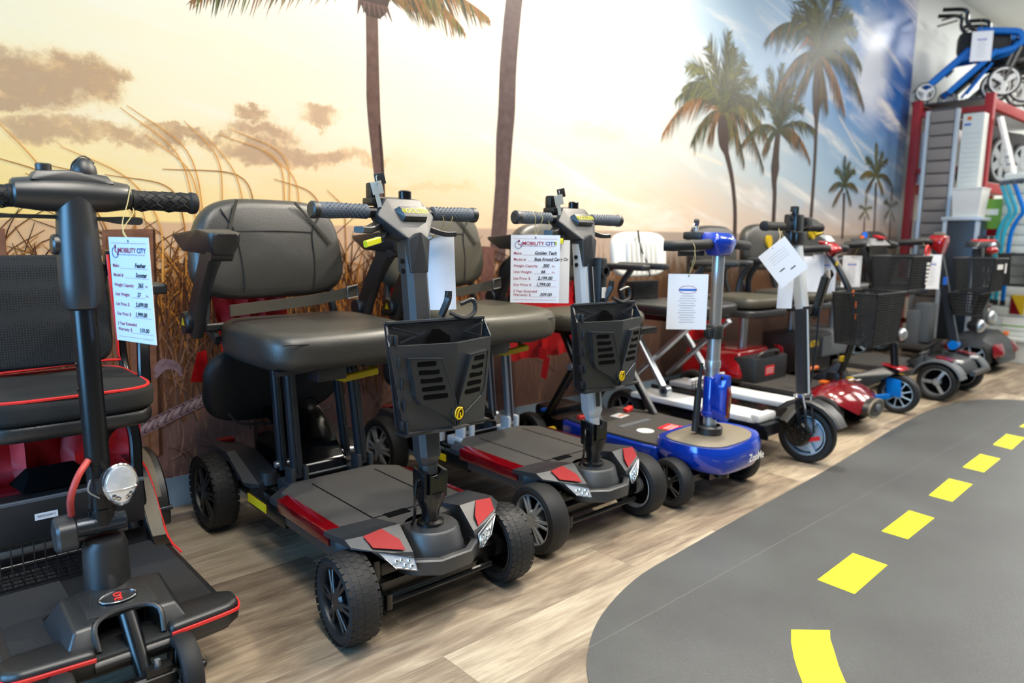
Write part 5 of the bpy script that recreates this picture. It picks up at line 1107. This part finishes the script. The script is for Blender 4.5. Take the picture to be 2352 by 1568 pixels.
def big_four():
    t = thing('mobility_scooter', 'dark four wheel scooter with silver spoked wheels and pink red tiller head', 'mobility scooter', (5.22, 1.50, 0))
    for s in (-1, 1):
        wheel(t, (s * .245, 0, .118), .118, .085, 'alloy', s, 0, 0, 3, 'front_wheel', hub=.2); wheel(t, (s * .255, .92, .13), .13, .09, 'alloy', s, 0, 0, 3, 'rear_wheel', hub=.2)
        b = MB('plastic_grey'); P = [V((s * .24, .145 * math.cos(R(a)), .118 + .135 * math.sin(R(a)))) for a in range(10, 175, 12)]
        b.sweep(P, [(-.055, -.006), (.055, -.006), (.05, .006), (-.05, .006)], up=(0, 0, 1)); b.use('maroon'); b.box((s * .2, -.02, .262), (.08, .10, .012), (R(8), 0, 0), .004); b.use('sticker_white'); b.box((s * .15, -.08, .245), (.05, .04, .012)); b.build('mudguard', t)
    b = MB('plastic_charcoal'); b.hull([(-.19, .10, .14), (.19, .10, .14), (-.16, -.12, .16), (.16, -.12, .16), (-.16, -.08, .24), (.16, -.08, .24), (-.19, .12, .26), (.19, .12, .26)], .02); b.bar([(-.15, -.16, .18), (.15, -.16, .18)], .03, .03); b.build('front_cowl', t)
    b = MB('plastic_black'); b.hull([(-.18, .14, .16), (.18, .14, .16), (-.16, .24, .2), (.16, .24, .2), (-.1, .06, .36), (.1, .06, .36), (-.14, .12, .3), (.14, .12, .3)], .02); b.use('red_gloss'); b.box((.12, .05, .30), (.1, .06, .03), bev=.008); b.build('tiller_cowl', t)
    b = MB('deck_grip'); b.prism([(-.28, .16), (.28, .16), (.28, .66), (-.28, .66)], .13, .17, bev=.01); b.build('floorboard', t)
    b = MB('metal_dark'); b.bar([(0, .0, .34), (0, .06, .58), (0, .13, .86), (0, .16, .95)], .05, .05, up=(0, 1, 0), sm=3); b.use('blue_frame'); b.cyl((-.03, .0, .33), (.03, .0, .33), .03); b.use('led_blue'); b.box((-.03, .08, .74), (.02, .02, .05)); b.build('tiller', t)
    b = MB('red_gloss'); b.hull([(-.05, .12, .90), (.05, .12, .90), (-.07, .10, 1.0), (.07, .10, 1.0), (-.05, .20, 1.03), (.05, .20, 1.03), (-.04, .1, 1.03), (.04, .1, 1.03), (-.06, .2, .96), (.06, .2, .96)], .018, 3); b.use('bumper_tan'); b.box((0, .15, 1.04), (.07, .05, .02), bev=.006); b.build('control_head', t)
    b = MB('rubber')
    for s in (-1, 1): b.tube([(s * .06, .18, .985), (s * .16, .18, .99), (s * .25, .22, .985), (s * .27, .30, .98)], .021, 10, 5)
    b.use('red_trim'); b.tube([(-.28 + .03 * math.cos(a), .12, .93 + .035 * math.sin(a)) for a in [x * PI / 7 for x in range(14)]], .006, 5, closed=True); b.build('handle_loop', t)
    bk = wire_bin('front_basket', t, (0.0, -.10, .79), .30, .22, .2, grid=.013)
    b = MB('sticker_white'); b.box((-.02, -.212, .84), (.11, .003, .03)); b.box((.1, -.212, .83), (.03, .003, .06)); b.build('basket_lettering', bk)
    wire_bin('lower_basket', t, (0.02, -.05, .60), .24, .18, .14, grid=.02, taper=.6)
    b = MB('silver'); b.ball((.05, -.12, .46), .042, 18, (1, .7, 1)); b.use('plastic_black'); b.lathe([(.044, 0), (.035, .04), (.02, .06)], (.05, -.11, .46), (0, 1, 0), 18); b.build('headlamp', t)
    b = MB('plastic_grey'); b.hull([(-.2, .70, .18), (.2, .70, .18), (-.22, 1.06, .2), (.22, 1.06, .2), (-.18, .74, .36), (.18, .74, .36), (-.18, 1.04, .36), (.18, 1.04, .36)], .03); b.build('rear_shroud', t)
    seat_set(t, 'vinyl', 'vinyl', .66, .80, back=.98, bh=.17)
    b = MB('yellow'); n = 20; b.loft([[(-.02 + .03 * math.cos(2 * PI * i / n), .985 - h, 1.03 + .035 * math.sin(2 * PI * i / n)) for i in range(n)] for h in (-.02, .010)]); b.build('backrest_badge', t)
big_four()

def last_one():
    t = thing('mobility_scooter', 'farthest mobility scooter, maroon nosed with black handlebar, beside the white slatwall', 'mobility scooter', (6.49, 1.66, 0))
    for s in (-1, 1):
        wheel(t, (s * .25, 0, .125), .125, .09, 'blue_wheel', s, 0, 0, 5, 'front_wheel', hub=.22); wheel(t, (s * .25, .86, .13), .13, .09, 'blue_wheel', s, 0, 0, 5, 'rear_wheel', hub=.22)
    b = MB('plastic_charcoal'); b.loft([[(x * w, y, z + dz) for x, dz in ((-.3, -.06), (-.29, 0), (-.12, .05), (.12, .05), (.29, 0), (.3, -.06))] for y, z, w in ((.2, .2, .9), (.08, .26, 1), (-.06, .26, 1), (-.14, .2, .85), (-.17, .14, .7))]); b.use('orange'); b.box((.16, -.1, .28), (.07, .03, .03), bev=.006); b.use('maroon'); b.hull([(.1, -.16, .12), (.28, -.14, .12), (.1, -.15, .24), (.28, -.12, .24), (.2, -.2, .16)], .02); b.hull([(-.1, -.16, .12), (-.28, -.14, .12), (-.1, -.15, .24), (-.28, -.12, .24), (-.2, -.2, .16)], .02); b.build('front_cowl', t)
    b = MB('deck_grip'); b.prism([(-.28, .16), (.28, .16), (.28, .62), (-.28, .62)], .13, .17, bev=.01); b.build('floorboard', t)
    b = MB('plastic_black'); b.bar([(-.1, .0, .28), (-.1, .05, .55), (-.12, .08, .94)], .07, .06, up=(0, 1, 0), sm=3); b.box((-.1, .02, .5), (.2, .06, .3), bev=.02); b.build('tiller', t)
    b = MB('silver'); b.ball((-.12, -.06, .42), .06, 18, (1, .6, 1)); b.build('headlamp', t)
    b = MB('plastic_black'); b.hull([(-.42, .0, .95), (.2, .0, .95), (-.4, .1, .95), (.2, .1, .95), (-.36, .0, .99), (.15, .0, .99), (-.36, .09, 1.0), (.15, .09, 1.0)], .012, 3); b.use('red_trim'); b.box((-.12, .04, 1.0), (.42, .06, .016), bev=.006)
    b.use('plastic_black')
    for x in (-.24, -.1, .05): b.cyl((x, .04, 1.0), (x, .04, 1.035), .015)
    b.build('handlebar', t)
    b = MB('red_gloss'); b.ball((-.44, -.1, .93), .05, 14, (1, .8, .6)); b.use('silver'); b.ball((-.44, -.1, .965), .025, 12); b.build('signal_lamp', t)
    bk = wire_bin('front_basket', t, (.22, -.15, .78), .34, .26, .24, grid=.016)
    b = MB('sticker_white'); b.box((.22, -.285, .80), (.12, .003, .05)); b.box((.18, -.285, .74), (.06, .003, .04)); b.build('basket_lettering', bk)
    b = MB('plastic_grey'); b.box((-.12, .4, .34), (.16, .12, .32), bev=.02); b.box((-.2, .45, .3), (.1, .1, .28), bev=.02); b.build('battery_box', t)
    seat_set(t, 'vinyl', 'vinyl', .64, .66, armx=.26)
last_one()
FR = (.743, -.669, 0)
card('price_tag', 'price tag reading Feather hanging from the leftmost black handlebar', (.417, 1.66, .985), (.30, -.954, 0), (-.02, 0, 1), .14, .222,
     big_design('Feather', 'Scooter', '265', '37', '2,699.00', '1,999.00', '159.00'),
     [[(.456, 1.768, 1.095), (.44, 1.735, 1.06), (.415, 1.69, 1.01), (.417, 1.66, .978)], [(.458, 1.81, 1.06), (.456, 1.755, 1.04), (.418, 1.70, 1.0), (.417, 1.66, .978)]])
def cords(top, knot): 
    x, y, z = top
    return [[(x - .012, y, z + .022), (x - .014, y - .022, z), (x - .008, y - .015, z - .03), knot], [(x + .016, y + .01, z + .02), (x + .018, y - .022, z), (x + .01, y - .015, z - .03), knot]]
card('price_tag', 'price tag with red and blue heading hanging from the silver scooter left grip', (1.580, 1.645, 1.0), FR, (0, 0, 1), .155, .213,
     big_design('Golden Tech', 'Buzz Around Carry On', '300', '66', '2,199.00', '1,799.00', '309.00'), cords((1.585, 1.66, 1.055), (1.58, 1.647, .992)))
card('price_tag', 'white tag tucked behind the front price tag on the silver scooter grip', (1.655, 1.67, .985), FR, (0, 0, 1), .15, .205, back_design, [[(1.655, 1.665, 1.055), (1.655, 1.66, 1.02), (1.655, 1.672, .98)]])
card('price_tag', 'blank backed tag hanging behind the dark tiller column of the charcoal scooter', (1.185, 1.66, .992), FR, (.03, 0, 1), .135, .205, back_design, cords((1.205, 1.63, 1.05), (1.185, 1.658, .985)), tilt=R(2))
card('price_tag', 'white tag with blue and red oval emblem hanging from the blue scooter handle', (2.228, 1.515, .867), FR, (0, 0, 1), .146, .203, small_design, [[(2.235, 1.515, .99), (2.225, 1.49, .95), (2.228, 1.513, .86)], [(2.24, 1.53, .98), (2.245, 1.50, .93), (2.228, 1.513, .86)]])
card('price_tag', 'tilted white tag with small black marks hanging on the white scooter stem', (2.775, 1.495, .965), FR, (0, 0, 1), .135, .165, code_design, [[(2.93, 1.55, 1.04), (2.87, 1.51, 1.0), (2.78, 1.493, .958)]], tilt=R(40))
card('price_tag', 'narrow white tag hanging below the tilted tag on the white scooter', (2.94, 1.505, .86), FR, (-.06, 0, 1), .065, .16, back_design, [[(2.95, 1.55, 1.03), (2.945, 1.51, .95), (2.94, 1.508, .852)]])
card('price_tag', 'pale tag with a blue dot hanging left of the curved black tiller', (3.80, 1.80, .905), FR, (0, 0, 1), .12, .19, back_design, [[(3.78, 1.8, .95), (3.80, 1.8, .90)]])
card('price_tag', 'white tag with blue emblem hanging beside the curved black tiller', (3.87, 1.77, .915), FR, (0, 0, 1), .13, .205, small_design, [[(3.87, 1.77, .96), (3.87, 1.768, .908)]])
card('price_tag', 'white tag with blue emblem hanging from the black three wheel scooter', (4.24, 1.78, .905), FR, (0, 0, 1), .11, .18, small_design, [[(4.24, 1.74, .97), (4.24, 1.777, .898)]])
card('price_tag', 'white tag hanging from the scooter with the pink red tiller head', (4.98, 1.60, .91), FR, (0, 0, 1), .115, .215, small_design, [[(4.97, 1.66, .98), (4.98, 1.598, .902)]])
card('price_tag', 'white tag hanging from the blue folded rollator on the rack top', (7.42, 2.16, 2.80), (.5, -.866, 0), (0, 0, 1), .16, .25, small_design, [[(7.45, 2.2, 2.95), (7.42, 2.165, 2.79)]])
# ---------------- storage rack of walkers beyond the mural
rk = thing('storage_rack', 'red steel storage rack of walkers beyond the end of the mural', 'shelving', (7.25, 2.3, 0))
for x in (0, 2.4):
    for y in (.27, -.30):
        b = MB('red_rack'); b.box((x, y, 1.12), (.07, .07, 2.24), bev=.005); b.box((x, y, .01), (.12, .12, .02)); b.build('upright', rk)
    for z in (.25, .95, 1.62, 2.12): b = MB('red_rack'); b.box((x, -.015, z), (.035, .5, .045)); b.build('end_brace', rk)
for z in (.5, 1.46, 2.16):
    for y in (.27, -.30):
        b = MB('red_rack'); b.box((1.2, y, z), (2.33, .045, .085), bev=.004); b.build('beam', rk)
    b = MB('white_paint' if z < 2 else 'metal_dark'); b.box((1.2, -.015, z + .05), (2.36, .52, .012)); b.build('shelf_board', rk)
b = MB('white_paint'); b.box((.55, -.326, 1.46), (.02, .004, .11)); b.box((.85, -.326, 1.46), (.5, .004, .06)); b.build('shelf_label', rk)

def wheel_simple(b, c, r, w, m1, m2, ax=(0, 1, 0), n=3):
    b.use(m1); b.lathe([(.86 * r, -.4 * w), (r, -.3 * w), (r, .3 * w), (.86 * r, .4 * w)], c, ax, 28, closed=True)
    b.use(m2); b.lathe([(.76 * r, -.4 * w), (.87 * r, -.4 * w), (.87 * r, .4 * w), (.76 * r, .4 * w)], c, ax, 28, closed=True)
    for i in range(n):
        a = 2 * PI * i / n + .5; b.bar([V(c), V(c) + V((.8 * r * math.cos(a), 0, .8 * r * math.sin(a)))], r * .34, w * .5, up=(0, 1, 0))
    b.cyl(V(c) - V(ax) * w * .4, V(c) + V(ax) * w * .5, .2 * r)

def rollator(name, label, loc, fm, rz=0.0, front=True):
    """folded four wheel walker standing on a shelf; x forward"""
    t = thing(name, label, 'walker', loc, rz)
    k = 0
    for y in (-.10, .10):
        b = MB(fm); b.bar([(-.27, y, .14), (.02, y, .42)], .06, .075, up=(0, 1, 0))
        b.bar([(-.04, y, .35), (.30, y, .40), (.40, y, .46), (.38, y, .54), (.28, y, .56), (.06, y, .58)], .05, .065, up=(0, 1, 0), sm=5); b.bar([(-.12, y, .06), (.22, y, .40)], .05, .1, up=(0, 1, 0)); b.bar([(.03, y, .05), (.2, y, .3)], .02, .04, up=(0, 1, 0)); b.build('side_frame', t)
        b = MB('rubber'); wheel_simple(b, (-.30, y * 1.25, .075), .085, .03, 'rubber', 'white_plastic'); b.build('wheel', t)
        b = MB('rubber'); wheel_simple(b, (.30, y * 1.25, .14), .13, .03, 'rubber', 'white_plastic'); b.use('metal_black'); b.bar([(.40, y * 1.25, .42), (.30, y * 1.25, .14)], .03, .03, up=(0, 1, 0)); b.build('wheel', t)
        b = MB('metal_black'); b.tube([(.06, y, .56), (-.02, y, .66), (-.04, y, .76), (-.22, y, .78)], .018, 8, 4); b.bar([(-.06, y, .73), (-.22, y, .69)], .012, .014); b.build('hand_brake', t)
    b = MB('bag_black'); b.box((.14, 0, .49), (.40, .17, .20), bev=.05); b.build('seat_pouch', t)
    for x, z in ((-.1, .25), (.3, .14), (.38, .5)): b = MB('metal_black'); b.tube([(x, -.12, z), (x, .12, z)], .012); b.build('cross_bar', t)
    return t
rollator('walker', 'blue folded rollator walker on top of the red rack', (7.52, 2.32, 2.24), 'blue_frame', R(-62))
b_ = rollator('walker', 'black folded rollator behind the blue one on the rack top', (8.02, 2.27, 2.24), 'metal_black', R(-70))
rollator('walker', 'black folded rollator farthest from the mural on the rack top', (8.55, 2.25, 2.24), 'plastic_black', R(-70))
def folded_chair(label, loc, rz):
    t = thing('folded_wheelchair', label, 'wheelchair', loc, rz)
    for y in (-.10, .10):
        b = MB('rubber'); wheel_simple(b, (.0, y, .22), .215, .03, 'rubber', 'silver', n=6); b.build('wheel', t)
        b = MB('metal_black'); b.bar([(-.02, y * .6, .24), (-.34, y * .6, .26), (-.36, y * .6, .08)], .024, .024, up=(0, 1, 0)); b.bar([(.02, y * .6, .1), (.02, y * .6, .5)], .024, .024, up=(0, 1, 0)); b.build('side_frame', t)
        b = MB('rubber'); wheel_simple(b, (-.36, y * .6, .07), .068, .03, 'rubber', 'plastic_grey'); b.build('caster', t)
    b = MB('bag_black'); b.box((-.10, 0, .36), (.42, .15, .36), bev=.05); b.build('folded_seat', t)
for i, (x, z, lab) in enumerate(((7.95, 1.517, 'black folded wheelchair on the middle rack shelf nearest the left upright'), (8.62, 1.517, 'black folded wheelchair in the middle of the middle rack shelf'), (9.3, 1.517, 'black folded wheelchair at the far end of the middle rack shelf'), (8.6, .557, 'black folded wheelchair on the low rack shelf'))):
    folded_chair(lab, (x, 2.15, z), R(-12))
def carton(label, loc, d, m='white_paint', rz=0.0):
    t = thing('carton', label, 'box', loc, rz)
    b = MB(m); b.box((0, 0, d[2] / 2), d, bev=.004); b.use('ink_grey'); b.box((0, 0, d[2]), (d[0] * .98, .03, .002)); b.box((-d[0] / 2, 0, d[2] * .55), (.002, d[1] * .4, d[2] * .25)); b.build('carton_body', t)
carton('white carton on the middle rack shelf behind the left upright', (7.42, 2.46, 1.517), (.2, .2, .45))
carton('tall white carton on the low rack shelf behind the left upright', (7.52, 2.42, .56), (.4, .24, .62))
carton('grey carton on the low rack shelf by the far upright', (9.32, 2.3, .56), (.4, .4, .5), 'slat_grey')
t = thing('wall_sign', 'white lettered board leaning on the red rack upright', 'sign', (7.3, 1.93, 1.52))
b = MB('white_plastic'); b.bar([(0, 0, .52), (.06, -.14, .0)], .03, .11, up=(1, 0, 0)); b.use('ink_grey')
for k in range(6): b.box((-.02, -.03 - .014 * k, .42 - .06 * k), (.004, .03, .02))
b.build('sign_board', t)
# ---------------- slatted display panel and carton tower in front of the rack
t = thing('slat_display', 'tall grey slatted display panel with white edge posts in front of the red rack', 'display panel', (7.05, 2.29, 0))
b = MB('slat_grey'); 
for k in range(19): b.box((-.0, 0, .13 + .107 * k), (.03, .19, .094), bev=.004)
b.use('slat_dark'); b.box((.012, 0, 1.09), (.01, .19, 2.08)); b.build('slat_face', t)
for y, n in ((.115, 'edge_post'), (-.115, 'edge_post')):
    b = MB('silver_paint'); b.box((.0, y, 1.06), (.05, .03, 2.1), bev=.004); b.build(n, t)
b = MB('metal_black'); b.box((0, 0, .02), (.3, .22, .04), bev=.006); b.build('base_foot', t)
t = thing('carton_tower', 'tall pale green louvred carton standing behind the white bin', 'box', (7.125, 2.06, 0))
b = MB('white_paint'); b.box((0, 0, 1.03), (.12, .16, 2.06), bev=.004)
for k in range(46): b.box((-.061, 0, .1 + .04 * k), (.003, .13, .012))
b.use('orange'); b.box((-.062, .03, 2.02), (.003, .03, .03)); b.use('ink_blue'); b.box((-.062, .04, 1.97), (.003, .05, .015)); b.build('carton_body', t)
t = thing('waste_bin', 'plain white tapered bin on a dark pedestal beside the red rack', 'bin', (6.93, 1.985, 1.195))
b = MB('white_plastic'); b.loft([[(x * f, y * f, z) for x, y in ((-.11, -.11), (.11, -.11), (.11, .11), (-.11, .11))] for z, f in ((0, .82), (.005, .84), (.22, 1.0), (.225, 1.04), (.235, 1.04), (.235, .98), (.02, .8))]); b.build('bin_body', t, ang=20)
t = thing('pedestal', 'dark narrow cabinet under the white bin', 'cabinet', (6.93, 2.0, 0))
b = MB('metal_dark'); b.box((0, 0, .58), (.22, .26, 1.16), bev=.006); b.build('cabinet_body', t); b = MB('silver_paint'); b.box((0, 0, 1.178), (.26, .3, .03), bev=.004); b.box((-.11, .12, .58), (.02, .03, 1.16)); b.box((-.11, -.12, .58), (.02, .03, 1.16)); b.build('cabinet_trim', t)
# ---------------- canes
for i, (y, z, m, lab) in enumerate(((1.81, 1.0, 'cyan_paint', 'cyan offset walking cane hanging leftmost of the three canes'), (1.755, 1.0, 'cyan_paint', 'pale cyan walking cane hanging in the middle of the three canes'), (1.69, 1.0, 'blue_frame', 'blue walking cane hanging rightmost of the three canes'))):
    t = thing('walking_cane', lab, 'cane', (7.12 - .06 * i, y, 0))
    b = MB(m); b.tube([(0, .0, .5), (0, .0, 1.0), (0, -.03, 1.15), (0, -.07, 1.24), (0, -.03, 1.36), (0, .01, 1.46)], .016, 10, 5); b.use('metal_dark'); b.tube([(.075 + .06 * i, .0, .9), (-.012, .0, .9)], .006) ; b.build('shaft', t)
    b = MB('rubber_grey'); b.tube([(0, .01, 1.45), (0, -.0, 1.48), (0, -.06, 1.485), (0, -.10, 1.475)], .017, 10, 5); b.build('handle', t)
    b = MB('rubber'); b.cyl((0, 0, .47), (0, 0, .51), .02); b.build('ferrule', t)
# ---------------- white slatwall unit on the far right
t = thing('slatwall_unit', 'white slatwall fixture at the right edge behind the farthest scooter', 'shelving', (7.3, 1.14, 0))
b = MB('white_paint')
for k in range(16): b.box((-.09, 0, .24 + .085 * k), (.02, 1.36, .073), bev=.004)
b.box((-.06, 0, .78), (.05, 1.38, 1.56)); b.box((-.1, 0, .09), (.34, 1.4, .18), bev=.006); b.box((-.2, 0, .19), (.2, 1.4, .02)); b.build('slat_face', t)
b = MB('yellow'); b.box((-.105, .49, .47), (.008, .1, .16)); b.use('maroon'); b.hull([(-.111, .54, .55), (-.111, .54, .39), (-.111, .46, .39), (-.108, .54, .55), (-.108, .54, .39), (-.108, .46, .39)]); b.build('poster', t)
b = MB('white_plastic'); b.box((-.106, .5, .31), (.008, .16, .1)); b.use('green'); b.box((-.112, .5, .29), (.003, .16, .01)); b.build('poster', t)
t = thing('poster', 'green and red printed poster behind the canes', 'poster', (7.16, 1.88, 1.02))
b = MB('green'); b.box((0, 0, .20), (.006, .14, .26)); b.use('maroon'); b.box((-.001, 0, .05), (.006, .14, .06)); b.use('white_plastic'); b.box((-.004, 0, .22), (.003, .1, .05)); b.box((-.001, 0, 0), (.006, .18, .05)); b.build('poster_sheet', t)
# ---------------- camera
cam = bpy.data.cameras.new('camera'); co = bpy.data.objects.new('camera', cam); C.objects.link(co)
cam.sensor_width = 36; cam.lens = 1650 * 36 / 2352; cam.clip_start = .02
rm = M(((.743319, .089229, -.66296), (-.668825, .117306, -.734106), (.012265, .989079, .146875))).to_4x4()
rm.translation = V((0, 0, 1.0)); co.matrix_world = rm
cam.dof.use_dof = True; cam.dof.focus_distance = 1.86; cam.dof.aperture_fstop = 2.4
SC.camera = co
# ---------------- lights
def area(name, loc, target, sx, sy, power, col):
    l = bpy.data.lights.new(name, 'AREA'); l.shape = 'RECTANGLE'; l.size = sx; l.size_y = sy; l.energy = power; l.color = col
    o = bpy.data.objects.new(name, l); C.objects.link(o); o.location = loc
    o.rotation_euler = (V(target) - V(loc)).to_track_quat('-Z', 'Y').to_euler(); return o
W_ = (1, .95, .88)
for i, x in enumerate((.3, 2.7, 5.1, 7.5)):
    area('ceiling_lamp', (x, -.3, 3.3), (x, .1, 0), 1.2, 1.2, 62 if i < 3 else 90, W_)
area('ceiling_lamp', (9.9, -.3, 3.3), (9.9, .1, 0), 1.2, 1.2, 110, W_)
o = area('ceiling_lamp', (10.0, 1.28, 3.34), (10, 1.28, 0), 3.0, .2, 90, (1, 1, 1)); o.rotation_euler = (0, 0, R(-22.7))  # unseen strip, shaped and angled to throw a glare streak on the mural
area('mural_fill', (3.4, .3, 3.35), (3.4, 2.7, 1.0), 8.0, .6, 30, W_)  # unseen fill added to light the mural evenly
area('spot_lamp', (3.3, 1.6, 3.2), (1.2, 1.9, 0), .14, .14, 105, (1, .9, .74))
for x in (.5, 1.9, 3.3, 4.7, 6.1):
    area('floor_fill', (x, .85, 3.32), (x, 1.15, 0), .5, .5, 12, (1, .91, .78)).data.spread = R(84)  # unseen fills added to lift floor and scooters against the wall
area('shopfront_window', (-3.2, 1.05, 1.5), (1.5, 1.5, .6), 2.2, 2.2, 240, (.22, .56, 1.0))
wd = bpy.data.worlds.new('world'); SC.world = wd; wd.use_nodes = True
wd.node_tree.nodes['Background'].inputs[0].default_value = (.62, .74, .86, 1); wd.node_tree.nodes['Background'].inputs[1].default_value = .16
vs_ = SC.view_settings; SC.display_settings.display_device = 'sRGB'
vs_.view_transform = 'Standard'; vs_.look = 'None'; vs_.gamma = 1; vs_.exposure = -0.3; vs_.use_curve_mapping = False
